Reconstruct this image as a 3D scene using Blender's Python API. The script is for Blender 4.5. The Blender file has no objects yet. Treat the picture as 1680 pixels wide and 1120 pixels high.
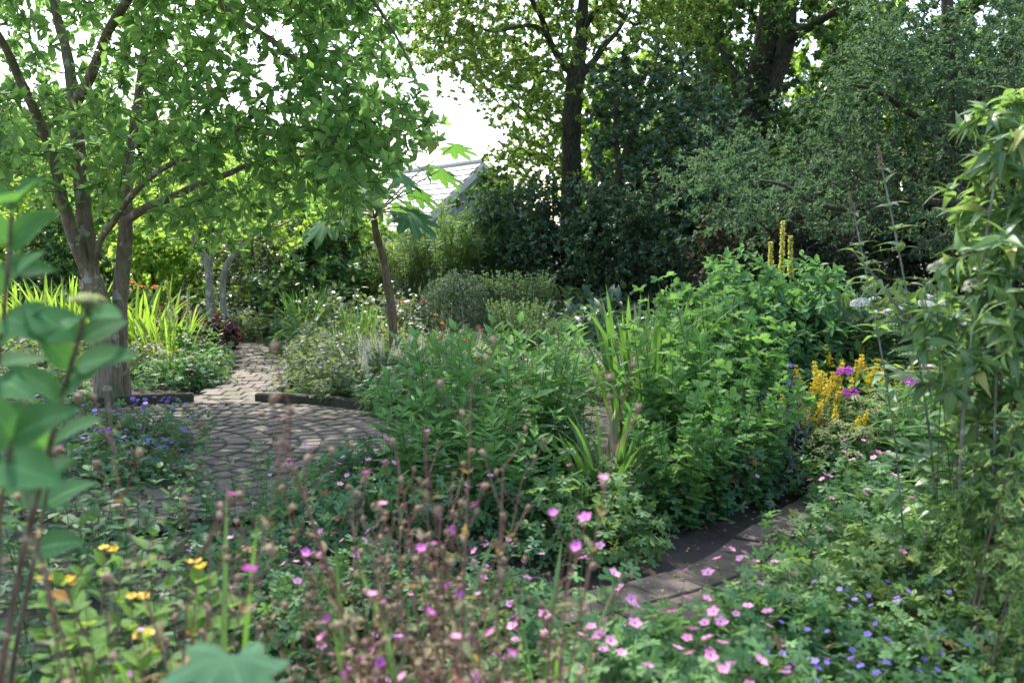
import bpy, math, random
import numpy as np
from mathutils import Vector, Matrix, noise

# ------------------------------------------------------------------ camera, light
SC = bpy.context.scene
COL = SC.collection
R = math.radians
F = 1633.0                      # focal length in photo pixels (1680 wide), 35 mm lens
CAMZ = 1.6
PITCH = math.atan(160.0 / F)    # horizon sits at y = 400 of 1120

cam_data = bpy.data.cameras.new("camera")
cam = bpy.data.objects.new("camera", cam_data)
COL.objects.link(cam)
cam.location = (0, 0, CAMZ)
cam.rotation_euler = (math.pi / 2 - PITCH, 0, 0)
cam_data.lens = 35.0
cam_data.sensor_width = 36.0
cam_data.clip_start = 0.05
cam_data.clip_end = 2000
cam_data.dof.use_dof = True
cam_data.dof.focus_distance = 8.5
cam_data.dof.aperture_fstop = 2.8
SC.camera = cam

SUN_AZ, SUN_EL = R(-24), R(54)          # ahead of the camera, a little to the left
sun_dir = Vector((math.sin(SUN_AZ) * math.cos(SUN_EL), math.cos(SUN_AZ) * math.cos(SUN_EL), math.sin(SUN_EL)))
sun_data = bpy.data.lights.new("sun", 'SUN')
sun_data.energy = 2.3
sun_data.angle = R(0.6)
sun_data.color = (1.0, 0.96, 0.89)
sun = bpy.data.objects.new("sun", sun_data)
COL.objects.link(sun)
sun.location = (-8, 12, 20)
sun.rotation_euler = sun_dir.to_track_quat('Z', 'Y').to_euler()

world = bpy.data.worlds.new("World")
SC.world = world
world.use_nodes = True
wn = world.node_tree
bg = wn.nodes["Background"]
sky = wn.nodes.new("ShaderNodeTexSky")
sky.sky_type = 'NISHITA'
sky.sun_disc = False
sky.sun_elevation = SUN_EL
sky.sun_rotation = SUN_AZ
sky.air_density = 1.0
sky.dust_density = 2.5
sky.ozone_density = 1.0
wn.links.new(sky.outputs[0], bg.inputs[0])
bg.inputs[1].default_value = 0.15

SC.view_settings.view_transform = 'Standard'
SC.view_settings.look = 'None'
SC.view_settings.gamma = 1.0
SC.view_settings.exposure = 1.95
SC.render.engine = 'CYCLES'
SC.cycles.use_denoising = True
SC.cycles.max_bounces = 8
SC.cycles.diffuse_bounces = 4
SC.cycles.glossy_bounces = 2
SC.cycles.transmission_bounces = 4
SC.cycles.sample_clamp_indirect = 6.0

# ------------------------------------------------------------------ small maths kit
rng = np.random.default_rng(11)
random.seed(11)


def U(a, b, n=None):
    return rng.uniform(a, b, n)


def nrm(v):
    v = np.asarray(v, float)
    return v / np.maximum(np.linalg.norm(v, axis=-1, keepdims=True), 1e-9)


CP, SP = math.cos(PITCH), math.sin(PITCH)


def P(px, py, D):
    """world point seen at photo pixel (px, py) at distance D in front of the camera."""
    cx, cy = (np.asarray(px, float) - 840) / F, (560 - np.asarray(py, float)) / F
    dy, dz = CP + cy * SP, -SP + cy * CP
    D = np.asarray(D, float)
    return np.stack(np.broadcast_arrays(cx / dy * D, D, CAMZ + dz / dy * D), -1)


def XG(px, D):
    return (px - 840) / F * D


def inside(px, py, poly):
    poly = np.asarray(poly, float)
    c = np.zeros(len(px), bool)
    n = len(poly)
    for i in range(n):
        x0, y0 = poly[i]
        x1, y1 = poly[(i + 1) % n]
        hit = ((y0 > py) != (y1 > py)) & (px < (x1 - x0) * (py - y0) / (y1 - y0 + 1e-9) + x0)
        c ^= hit
    return c


# ------------------------------------------------------------------ mesh builder
class MB:
    def __init__(self):
        self.v, self.lo, self.to, self.a, self.m = [], [], [], [], []
        self.n = 0

    def add(self, v, loops, tot, attr, mat=0):
        v = np.asarray(v, float).reshape(-1, 3)
        self.v.append(v)
        self.lo.append(np.asarray(loops, np.int64).ravel() + self.n)
        tot = np.asarray(tot, np.int64).ravel()
        self.to.append(tot)
        self.a.append(np.broadcast_to(np.asarray(attr, float), v.shape))
        self.m.append(np.full(len(tot), mat, np.int64))
        self.n += len(v)

    def leaves(self, tpl, pos, d, up, L, W=None, rnd=None, mat=0):
        """copies of a leaf template: axis d, face normal near up, length L, width factor W."""
        tv, tq, tt, tuv = tpl
        pos = np.asarray(pos, float).reshape(-1, 3)
        n = len(pos)
        if n == 0:
            return
        L = np.broadcast_to(np.asarray(L, float), (n,))
        W = L if W is None else np.broadcast_to(np.asarray(W, float), (n,)) * L
        y = nrm(np.broadcast_to(d, (n, 3)))
        z = np.broadcast_to(up, (n, 3)) + rng.normal(0, 1e-3, (n, 3))
        z = nrm(z - (z * y).sum(1, keepdims=True) * y)
        x = np.cross(y, z)
        v = (pos[:, None] + tv[None, :, 0:1] * x[:, None] * W[:, None, None]
             + tv[None, :, 1:2] * y[:, None] * L[:, None, None] + tv[None, :, 2:3] * z[:, None] * L[:, None, None])
        nv = len(tv)
        off = (np.arange(n) * nv)[:, None, None]
        rnd = U(0, 1, n) if rnd is None else np.broadcast_to(np.asarray(rnd, float), (n,))
        at = np.empty((n, nv, 3))
        at[:, :, :2] = tuv[None]
        at[:, :, 2] = rnd[:, None]
        lo, to = [], []
        if len(tq):
            lo.append((tq[None] + off).ravel()); to.append(np.full(n * len(tq), 4))
        if len(tt):
            lo.append((tt[None] + off).ravel()); to.append(np.full(n * len(tt), 3))
        self.add(v, np.concatenate(lo), np.concatenate(to), at.reshape(-1, 3), mat)

    def tubes(self, path, rad, sides=5, mat=0, rnd=None, cap=True):
        path = np.asarray(path, float)
        if path.ndim == 2:
            path = path[None]
        N, K, _ = path.shape
        rad = np.broadcast_to(np.asarray(rad, float), (N, K))
        t = nrm(np.gradient(path, axis=1))
        ref = np.where(np.abs(t[:, :, 2:3]) > .9, np.array([1., 0, 0]), np.array([0, 0, 1.]))
        if K > 2:
            ref = np.broadcast_to(np.where((np.abs(t[:, :, 2]).mean(1) > .75)[:, None, None], np.array([1., .2, 0]), np.array([.1, .1, 1.])), t.shape)
        a = nrm(np.cross(t, ref))
        b = np.cross(t, a)
        th = np.arange(sides) / sides * 2 * math.pi
        ring = (path[:, :, None] + rad[:, :, None, None] * (np.cos(th)[None, None, :, None] * a[:, :, None] + np.sin(th)[None, None, :, None] * b[:, :, None]))
        idx = np.arange(N * K * sides).reshape(N, K, sides)
        q = np.stack([idx[:, :-1], np.roll(idx[:, :-1], -1, 2), np.roll(idx[:, 1:], -1, 2), idx[:, 1:]], -1).reshape(-1, 4)
        rnd = U(0, 1, N) if rnd is None else np.broadcast_to(np.asarray(rnd, float), (N,))
        at = np.empty((N, K, sides, 3))
        at[..., 0] = (np.arange(sides) / sides)[None, None]
        at[..., 1] = np.linspace(0, 1, K)[None, :, None]
        at[..., 2] = rnd[:, None, None]
        lo, to = [q.ravel()], [np.full(len(q), 4)]
        if cap:
            lo.append(idx[:, -1, :].ravel()); to.append(np.full(N, sides))
        self.add(ring.reshape(-1, 3), np.concatenate(lo), np.concatenate(to), at.reshape(-1, 3), mat)

    def box(self, c, half, rotz=0, rnd=.5, mat=0, bev=.0, tilt=None):
        """box with a small chamfer round its top."""
        hx, hy, hz = half
        b = bev
        lv = [(-hx, -hy, -hz), (hx, -hy, -hz), (hx, hy, -hz), (-hx, hy, -hz), (-hx, -hy, hz - b), (hx, -hy, hz - b), (hx, hy, hz - b), (-hx, hy, hz - b),
              (-hx + b, -hy + b, hz), (hx - b, -hy + b, hz), (hx - b, hy - b, hz), (-hx + b, hy - b, hz)]
        v = np.array(lv)
        if tilt is not None:
            v[:, 2] += v[:, 0] * tilt[0] + v[:, 1] * tilt[1]
        cz, sz = math.cos(rotz), math.sin(rotz)
        v = np.stack([v[:, 0] * cz - v[:, 1] * sz, v[:, 0] * sz + v[:, 1] * cz, v[:, 2]], 1) + np.asarray(c, float)
        q = [(3, 2, 1, 0)]
        for i in range(4):
            j = (i + 1) % 4
            q += [(i, j, 4 + j, 4 + i), (4 + i, 4 + j, 8 + j, 8 + i)]
        q.append((8, 9, 10, 11))
        self.add(v, np.array(q).ravel(), [4] * len(q), (0, 0, rnd), mat)

    def mesh(self, name, mats, origin=None, smooth=False):
        me = bpy.data.meshes.new(name)
        if self.n:
            v = np.concatenate(self.v)
            if origin is not None:
                v = v - np.asarray(origin, float)
            lo, to, a, m = (np.concatenate(x) for x in (self.lo, self.to, self.a, self.m))
            me.vertices.add(len(v)); me.vertices.foreach_set("co", v.astype(np.float32).ravel())
            me.loops.add(len(lo)); me.loops.foreach_set("vertex_index", lo.astype(np.int32))
            me.polygons.add(len(to))
            me.polygons.foreach_set("loop_start", np.concatenate([[0], np.cumsum(to)[:-1]]).astype(np.int32))
            me.polygons.foreach_set("material_index", m.astype(np.int32))
            me.polygons.foreach_set("use_smooth", np.full(len(to), smooth, bool))
            at = me.attributes.new("lf", 'FLOAT_VECTOR', 'POINT')
            at.data.foreach_set("vector", a.astype(np.float32).ravel())
            me.update(calc_edges=True)
        for mt in (mats if isinstance(mats, (list, tuple)) else [mats]):
            me.materials.append(mt)
        return me

    def build(self, name, mats, parent=None, origin=None, smooth=False):
        return put(name, self.mesh(name, mats, origin, smooth), parent)


def put(name, me, parent=None, loc=None, rot=None, s=None):
    o = bpy.data.objects.new(name, me)
    COL.objects.link(o)
    if parent is not None:
        o.parent = parent
    if loc is not None:
        o.location = loc
    if rot is not None:
        o.rotation_euler = rot
    if s is not None:
        o.scale = (s, s, s)
    return o


def thing(name, label, cat, loc=(0, 0, 0), group=None):
    o = bpy.data.objects.new(name, None)
    o.empty_display_size = .1
    COL.objects.link(o)
    o.location = loc
    o['label'] = label
    o['category'] = cat
    if group:
        o['group'] = group
    return o


def kids(o):
    return KIDS.setdefault(o.name, [c for c in bpy.data.objects if c.parent == o])


KIDS = {}


def dup(root):
    r = root.copy()
    COL.objects.link(r)
    for ch in kids(root):
        c = ch.copy(); COL.objects.link(c); c.parent = r
        for g in kids(ch):
            d = g.copy(); COL.objects.link(d); d.parent = c
    return r


PROTO = {}


def place(key, maker, px, D, label, cat, s=1.0, rot=None, group=None, z=0.0):
    """the first call of a key builds the plant, later calls copy it with its parts."""
    if key in PROTO:
        o = dup(PROTO[key])
        if 'group' in o and not group:
            del o['group']
    else:
        o = maker()
        PROTO[key] = o
    o['label'] = label
    o['category'] = cat
    if group:
        o['group'] = group
    o.location = (XG(px, D), D, z)
    o.rotation_euler = (0, 0, rot if rot is not None else U(0, 6.28))
    o.scale = (s, s, s)
    return o


# ------------------------------------------------------------------ materials
def nodes(name):
    m = bpy.data.materials.new(name)
    m.use_nodes = True
    nt = m.node_tree
    return m, nt, nt.nodes["Principled BSDF"], nt.nodes["Material Output"]


def link(nt, a, b):
    nt.links.new(a, b)


def mixc(nt, fac, a, b, mode='MIX'):
    n = nt.nodes.new("ShaderNodeMix")
    n.data_type = 'RGBA'
    n.blend_type = mode
    for sock, val in ((n.inputs[0], fac), (n.inputs[6], a), (n.inputs[7], b)):
        if hasattr(val, 'links'):
            link(nt, val, sock)
        elif isinstance(val, (int, float)):
            sock.default_value = val
        else:
            sock.default_value = (*val, 1) if len(val) == 3 else val
    return n.outputs[2]


def math_(nt, op, a, b=0.0, clamp=False):
    n = nt.nodes.new("ShaderNodeMath")
    n.operation = op
    n.use_clamp = clamp
    for s, v in ((n.inputs[0], a), (n.inputs[1], b)):
        if hasattr(v, 'links'):
            link(nt, v, s)
        else:
            s.default_value = v
    return n.outputs[0]


def attr(nt):
    n = nt.nodes.new("ShaderNodeAttribute")
    n.attribute_name = "lf"
    s = nt.nodes.new("ShaderNodeSeparateXYZ")
    link(nt, n.outputs["Vector"], s.inputs[0])
    return s.outputs


def leaf(name, c1, c2, rough=.45, trans=.35, tcol=None, vein=.0, veincol=None, old=None, edge=None, side=0, spec=.32, under_=.4, mott=0):
    """leaf: colour varies from leaf to leaf; light comes through it; optional midrib, variegated edge, odd yellowed leaves."""
    m, nt, pb, out = nodes(name)
    u, v, r = attr(nt)
    oi = nt.nodes.new("ShaderNodeObjectInfo")
    col = mixc(nt, r, c1, c2)
    hs = nt.nodes.new("ShaderNodeHueSaturation")
    link(nt, col, hs.inputs["Color"])
    hn = nt.nodes.new("ShaderNodeMath"); hn.operation = 'MULTIPLY_ADD'
    link(nt, oi.outputs["Random"], hn.inputs[0]); hn.inputs[1].default_value = .024; hn.inputs[2].default_value = .488
    link(nt, hn.outputs[0], hs.inputs["Hue"])
    vn = nt.nodes.new("ShaderNodeMath"); vn.operation = 'MULTIPLY_ADD'
    link(nt, r, vn.inputs[0]); vn.inputs[1].default_value = .5; vn.inputs[2].default_value = .75
    link(nt, vn.outputs[0], hs.inputs["Value"])
    col = hs.outputs[0]
    if old is not None:          # about one leaf in 30 has yellowed
        col = mixc(nt, math_(nt, 'GREATER_THAN', math_(nt, 'FRACT', math_(nt, 'MULTIPLY', r, 37.7)), .968), col, old)
    au = math_(nt, 'ABSOLUTE', u)
    if edge is not None:
        col = mixc(nt, math_(nt, 'GREATER_THAN', math_(nt, 'ADD', au, math_(nt, 'MULTIPLY', r, .5)), .78), col, edge)
    if vein > 0:
        f = math_(nt, 'MULTIPLY', math_(nt, 'LESS_THAN', au, .09), vein)
        if side:
            w = math_(nt, 'FRACT', math_(nt, 'MULTIPLY', math_(nt, 'SUBTRACT', v, math_(nt, 'MULTIPLY', au, .22)), float(side)))
            f = math_(nt, 'MAXIMUM', f, math_(nt, 'MULTIPLY', math_(nt, 'LESS_THAN', w, .12), vein * .6))
        col = mixc(nt, f, col, veincol or tuple(min(1, x * 1.9 + .03) for x in c2))
    if mott:
        tcn = nt.nodes.new("ShaderNodeTexCoord")
        nz = nt.nodes.new("ShaderNodeTexNoise"); nz.inputs["Scale"].default_value = 26; nz.inputs["Detail"].default_value = 6
        link(nt, tcn.outputs["Object"], nz.inputs[0])
        col = mixc(nt, math_(nt, 'MULTIPLY', nz.outputs[0], mott), col, tuple(x * .35 for x in c1))
        nz2 = nt.nodes.new("ShaderNodeTexNoise"); nz2.inputs["Scale"].default_value = 60
        link(nt, tcn.outputs["Object"], nz2.inputs[0])
        col = mixc(nt, math_(nt, 'MULTIPLY', math_(nt, 'GREATER_THAN', nz2.outputs[0], .72), .6), col, (.2, .16, .06))
    geo = nt.nodes.new("ShaderNodeNewGeometry")
    under = mixc(nt, under_, col, (.16, .2, .12))
    col = mixc(nt, geo.outputs["Backfacing"], col, under)
    link(nt, col, pb.inputs["Base Color"])
    rn = nt.nodes.new("ShaderNodeMath"); rn.operation = 'MULTIPLY_ADD'
    link(nt, r, rn.inputs[0]); rn.inputs[1].default_value = .2; rn.inputs[2].default_value = rough - .02
    link(nt, rn.outputs[0], pb.inputs["Roughness"])
    pb.inputs["Specular IOR Level"].default_value = spec
    tr = nt.nodes.new("ShaderNodeBsdfTranslucent")
    tc = tcol or (min(1, c2[0] * 2.2 + .03), min(1, c2[1] * 2.1 + .04), c2[2] * .8)
    link(nt, mixc(nt, .72, col, tc), tr.inputs[0])
    mx = nt.nodes.new("ShaderNodeMixShader")
    mx.inputs[0].default_value = trans
    link(nt, pb.outputs[0], mx.inputs[1]); link(nt, tr.outputs[0], mx.inputs[2])
    link(nt, mx.outputs[0], out.inputs[0])
    return m


def petal(name, c1, c2, trans=.3, rough=.6, pale=.35):
    m, nt, pb, out = nodes(name)
    u, v, r = attr(nt)
    oi = nt.nodes.new("ShaderNodeObjectInfo")
    col = mixc(nt, oi.outputs["Random"], c1, c2)
    col = mixc(nt, math_(nt, 'MULTIPLY', math_(nt, 'SUBTRACT', 1.0, v), pale, True), col, (.85, .8, .82))
    link(nt, col, pb.inputs["Base Color"])
    pb.inputs["Roughness"].default_value = rough
    tr = nt.nodes.new("ShaderNodeBsdfTranslucent")
    link(nt, col, tr.inputs[0])
    mx = nt.nodes.new("ShaderNodeMixShader"); mx.inputs[0].default_value = trans
    link(nt, pb.outputs[0], mx.inputs[1]); link(nt, tr.outputs[0], mx.inputs[2])
    link(nt, mx.outputs[0], out.inputs[0])
    return m


def bark(name, c1, c2, patch=None, scale=9.0, moss=None, stretch=.22, bump=.6):
    m, nt, pb, out = nodes(name)
    tc = nt.nodes.new("ShaderNodeTexCoord")
    mp = nt.nodes.new("ShaderNodeMapping")
    mp.inputs["Scale"].default_value = (1, 1, stretch)
    link(nt, tc.outputs["Object"], mp.inputs[0])
    n1 = nt.nodes.new("ShaderNodeTexNoise"); n1.inputs["Scale"].default_value = scale * 4; n1.inputs["Detail"].default_value = 6
    link(nt, mp.outputs[0], n1.inputs[0])
    n2 = nt.nodes.new("ShaderNodeTexNoise"); n2.inputs["Scale"].default_value = scale; n2.inputs["Detail"].default_value = 3
    link(nt, tc.outputs["Object"], n2.inputs[0])
    cr = nt.nodes.new("ShaderNodeValToRGB")
    cr.color_ramp.elements[0].position = .35; cr.color_ramp.elements[0].color = (*c1, 1)
    cr.color_ramp.elements[1].position = .68; cr.color_ramp.elements[1].color = (*c2, 1)
    link(nt, n1.outputs[0], cr.inputs[0])
    col = cr.outputs[0]
    if moss is not None:
        n3 = nt.nodes.new("ShaderNodeTexNoise"); n3.inputs["Scale"].default_value = 2.3
        link(nt, tc.outputs["Object"], n3.inputs[0])
        col = mixc(nt, math_(nt, 'MULTIPLY', math_(nt, 'GREATER_THAN', n3.outputs[0], .52), .5), col, moss)
    if patch is not None:
        col = mixc(nt, math_(nt, 'MULTIPLY', math_(nt, 'GREATER_THAN', n2.outputs[0], .61), .7), col, patch)
    link(nt, col, pb.inputs["Base Color"])
    pb.inputs["Roughness"].default_value = .85
    pb.inputs["Specular IOR Level"].default_value = .2
    bp = nt.nodes.new("ShaderNodeBump"); bp.inputs["Strength"].default_value = bump; bp.inputs["Distance"].default_value = .02
    link(nt, n1.outputs[0], bp.inputs["Height"]); link(nt, bp.outputs[0], pb.inputs["Normal"])
    return m


def plain(name, c, rough=.7, noise_amt=.35, scale=20, c2=None, bump=.3):
    m, nt, pb, out = nodes(name)
    tc = nt.nodes.new("ShaderNodeTexCoord")
    n1 = nt.nodes.new("ShaderNodeTexNoise"); n1.inputs["Scale"].default_value = scale; n1.inputs["Detail"].default_value = 8
    link(nt, tc.outputs["Object"], n1.inputs[0])
    col = mixc(nt, n1.outputs[0], tuple(x * (1 - noise_amt) for x in c), c2 or tuple(min(1, x * (1 + noise_amt)) for x in c))
    link(nt, col, pb.inputs["Base Color"])
    pb.inputs["Roughness"].default_value = rough
    bp = nt.nodes.new("ShaderNodeBump"); bp.inputs["Strength"].default_value = bump; bp.inputs["Distance"].default_value = .01
    link(nt, n1.outputs[0], bp.inputs["Height"]); link(nt, bp.outputs[0], pb.inputs["Normal"])
    return m


def paving(name, c1, c2, moss, amt=.56):
    """worn bricks or slabs: each its own tint, stains, moss in patches."""
    m, nt, pb, out = nodes(name)
    u, v, r = attr(nt)
    tc = nt.nodes.new("ShaderNodeTexCoord")
    n1 = nt.nodes.new("ShaderNodeTexNoise"); n1.inputs["Scale"].default_value = 28; n1.inputs["Detail"].default_value = 8
    n2 = nt.nodes.new("ShaderNodeTexNoise"); n2.inputs["Scale"].default_value = 2.6; n2.inputs["Detail"].default_value = 5
    for n in (n1, n2):
        link(nt, tc.outputs["Object"], n.inputs[0])
    col = mixc(nt, r, c1, c2)
    col = mixc(nt, math_(nt, 'MULTIPLY', n1.outputs[0], .55), col, tuple(x * .45 for x in c1))
    ramp = nt.nodes.new("ShaderNodeValToRGB")
    ramp.color_ramp.elements[0].position = amt - .08; ramp.color_ramp.elements[1].position = amt + .12
    link(nt, math_(nt, 'ADD', math_(nt, 'MULTIPLY', n2.outputs[0], .8), math_(nt, 'MULTIPLY', n1.outputs[0], .2)), ramp.inputs[0])
    col = mixc(nt, math_(nt, 'MULTIPLY', ramp.outputs[0], .8), col, moss)
    link(nt, col, pb.inputs["Base Color"])
    pb.inputs["Roughness"].default_value = .75
    pb.inputs["Specular IOR Level"].default_value = .4
    bp = nt.nodes.new("ShaderNodeBump"); bp.inputs["Strength"].default_value = .5; bp.inputs["Distance"].default_value = .008
    link(nt, n1.outputs[0], bp.inputs["Height"]); link(nt, bp.outputs[0], pb.inputs["Normal"])
    return m


# ------------------------------------------------------------------ leaf templates (length 1 along +Y, face up +Z)
def T_leaf(prof, rows, fold=.15, droop=.15, wave=0):
    t = np.linspace(0, 1, rows + 1)
    w = np.array([prof(x) for x in t]) * .5
    v, uv = [], []
    for i, x in enumerate(t):
        for s in (-1, 0, 1):
            v.append((s * w[i], x, fold * abs(s) * w[i] * 2 - droop * x * x + (wave * math.sin(x * 9 + s) if s else 0)))
            uv.append((s, x))
    q = []
    for i in range(rows):
        a = i * 3
        q += [(a, a + 1, a + 4, a + 3), (a + 1, a + 2, a + 5, a + 4)]
    return np.array(v), np.array(q), np.zeros((0, 3), int), np.array(uv, float)


def prof_ovate(w):
    return lambda t: max(.02, w * (math.sin(math.pi * min(1, t ** .7)) ** .8 if t < 1 else 0))


def prof_obov(w):
    return lambda t: max(.03, w * math.sin(math.pi * min(1, t ** 1.35 * .97 + .015)))


def prof_lance(w):
    return lambda t: max(.02, w * math.sin(math.pi * min(1, t ** .62)) * (1 - .25 * t))


T_DIA = (np.array([(0, 0, 0), (-.5, .45, .12), (0, 1, -.12), (.5, .45, .12), (0, .5, 0)]), np.zeros((0, 4), int),
         np.array([(0, 4, 1), (1, 4, 2), (0, 3, 4), (4, 3, 2)]), np.array([(0, 0), (-1, .5), (0, 1), (1, .5), (0, .5)], float))
T_OVATE = T_leaf(prof_ovate(.6), 3, .12, .18)
T_OVATE_HI = T_leaf(prof_ovate(.62), 8, .1, .22, .008)
T_OBOV = T_leaf(prof_obov(.46), 3, .16, .14)
T_LANCE = T_leaf(prof_lance(.34), 3, .2, .25)
T_LANCE_HI = T_leaf(prof_lance(.3), 6, .22, .5)
T_NARROW = T_leaf(prof_lance(.16), 2, .1, .15)
T_ROUND = T_leaf(prof_ovate(.95), 3, .1, .1)


def T_lobed(nl, valley, span=150, shoulder=.8, shape=None, rings=1, cup=.0, droop=.12, vz=.06):
    """palmate leaf, petiole at the origin, middle lobe along +Y."""
    b, uv = [], []
    seq = [(-1, valley), (-.55, shoulder), (0, 1), (.55, shoulder)]
    for k in range(nl):
        mid = (k - (nl - 1) / 2) / nl * 2 * span
        ls = 1.0 if shape is None else shape[k]
        for (q, rr) in seq:
            rr2 = valley * .95 if q == -1 else rr * ls
            a = R(mid + q * span / nl)
            b.append((math.sin(a) * rr2, math.cos(a) * rr2, (-vz if q == -1 else 0) + cup * rr2 - droop * rr2 * rr2)); uv.append((q, rr2))
    a = R(span); b.append((math.sin(a) * valley * .6, math.cos(a) * valley * .6, -.02)); uv.append((1, .5))
    b = np.array(b); uv = np.array(uv)
    n = len(b)
    v, uvs = [np.zeros((1, 3))], [np.array([[0, 0]])]
    for i in range(1, rings + 1):
        f = i / rings
        ring = b * np.array([f, f, f * f])
        if rings > 1 and f < 1:
            rad = np.linalg.norm(b[:, :2], axis=1, keepdims=True)
            ring = b / rad * np.minimum(rad, valley * 1.0) * f * np.array([1, 1, .3])
        v.append(ring); uvs.append(uv * np.array([1, f]))
    v = np.concatenate(v); uvs = np.concatenate(uvs)
    t = [(0, 1 + i + 1, 1 + i) for i in range(n - 1)]
    q = []
    for k in range(rings - 1):
        o, o2 = 1 + k * n, 1 + (k + 1) * n
        q += [(o + i, o + i + 1, o2 + i + 1, o2 + i) for i in range(n - 1)]
    return v, np.array(q if q else np.zeros((0, 4)), int), np.array(t), uvs


T_CRANE = T_lobed(5, .38, 150, .82)
T_MAPLE = T_lobed(3, .45, 125, .78, (.75, 1.1, .75))
T_ALCH = T_lobed(7, .8, 160, .97, cup=.25, droop=.1)


def compose(items):
    """items: (template, pos, dir, up, L, W) -> one template."""
    mb = MB()
    for (tp, p, d, up, L, W) in items:
        mb.leaves(tp, np.array([p], float), np.array([d], float), np.array([up], float), L, W, rnd=0.0)
    v = np.concatenate(mb.v); a = np.concatenate(mb.a)
    lo = np.concatenate(mb.lo); to = np.concatenate(mb.to)
    st = np.concatenate([[0], np.cumsum(to)[:-1]])
    q = np.array([lo[s:s + 4] for s, k in zip(st, to) if k == 4], int).reshape(-1, 4)
    t = np.array([lo[s:s + 3] for s, k in zip(st, to) if k == 3], int).reshape(-1, 3)
    return v, q, t, a[:, :2].copy()


def pinnate(n, L, w):
    it = []
    for i in range(n):
        t = .2 + .75 * i / (n - 1)
        for s in (-1, 1):
            it.append((T_DIA, (0, t, -.15 * t * t), (s, .55, -.1), (0, 0, 1), L * (math.sin(math.pi * (t * .75 + .15))), w))
    it.append((T_DIA, (0, .92, -.13), (0, 1, -.2), (0, 0, 1), L * .7, w))
    return compose(it)


T_FERN = pinnate(9, .34, .4)
T_FIVE = compose([(T_OVATE, (0, .0, 0), (math.sin(R(a)), math.cos(R(a)), 0), (0, 0, 1), l, 1) for a, l in ((0, 1), (58, .8), (-58, .8), (115, .55), (-115, .55))])

# ------------------------------------------------------------------ plant generators
UP = np.array([0, 0, 1.0])


def hdir(a):
    a = np.asarray(a, float)
    return np.stack([np.cos(a), np.sin(a), np.zeros_like(a)], -1)


class Stems:
    """a tuft of upright stems rising from a small base and leaning outwards."""
    def __init__(self, n, h, r0, lean, hv=.25, droop=0.0, ang=None):
        self.n = n
        self.ang = U(0, 6.283, n) if ang is None else np.asarray(ang, float)
        q = np.sqrt(U(0, 1, n))
        self.base = hdir(self.ang) * (q * r0)[:, None]
        self.h = h * U(1 - hv, 1.03, n)
        self.off = hdir(self.ang + U(-.5, .5, n)) * (lean * (q * .7 + .3) * U(.4, 1.1, n))[:, None] * self.h[:, None]
        self.droop = droop
        self.wob = rng.normal(0, .02, (n, 2)) * h

    def at(self, t):
        """t (M,) -> (n, M, 3)"""
        t = np.asarray(t, float)
        p = self.base[:, None] + self.off[:, None] * (t ** 1.6)[None, :, None]
        p[:, :, 2] = self.h[:, None] * (t - self.droop * t ** 3)[None]
        p[:, :, 0] += self.wob[:, 0:1] * np.sin(t * 5)[None]
        p[:, :, 1] += self.wob[:, 1:2] * np.sin(t * 4 + 1)[None]
        return p

    def tan(self, t):
        return nrm(self.at(np.asarray(t) + .01) - self.at(np.asarray(t) - .01))

    def draw(self, mb, r=.004, K=7, sides=5, mat=0, top=1.0):
        mb.tubes(self.at(np.linspace(0, top, K)), r * np.linspace(1, .5, K)[None], sides, mat)

    def leaves(self, mb, tpl, L, nodes, per, W=1, el=(5, 50), bot=.12, top=1.0, small=.45, twist=90, mat=0, jit=.25, bell=0, pet=.0):
        t = np.linspace(bot, top, nodes)
        p, tg = self.at(t), self.tan(t)
        n = self.n
        p = p + tg * (rng.normal(0, .32, (n, nodes)) * (top - bot) / nodes * self.h[:, None])[..., None]
        el_ = np.interp(t, [bot, top], [R(el[0]), R(el[1])])
        size = L * (1 - (1 - small) * ((t - bot) / (top - bot)) ** 2)
        if bell:
            size = size * (.55 + .45 * np.sin(np.pi * np.clip((t - bot) / (top - bot) * .8 + .2, 0, 1)))
        a0 = U(0, 6.28, n)
        for k in range(per):
            a = a0[:, None] + (np.arange(nodes) * R(twist))[None] + k * 6.2832 / per + rng.normal(0, jit, (n, nodes))
            e = el_[None] + rng.normal(0, jit * .7, (n, nodes))
            d = hdir(a) * np.cos(e)[..., None] + tg * np.sin(e)[..., None]
            up = tg * np.cos(e)[..., None] - hdir(a) * np.sin(e)[..., None] + rng.normal(0, .12, (n, nodes, 3))
            ln = size[None] * U(.75, 1.15, (n, nodes))
            mb.leaves(tpl, (p + d * pet).reshape(-1, 3), d.reshape(-1, 3), up.reshape(-1, 3), ln.ravel(), W, mat=mat)

    def tips(self):
        return self.at([1.0])[:, 0]


def lump(th, ph, k, amt):
    return 1 + amt * (np.sin(th * 3 + k) * .5 + np.sin(th * 5 - ph * 4 + 2 * k) * .35 + np.sin(ph * 7 + th * 2 + k) * .3)


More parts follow.
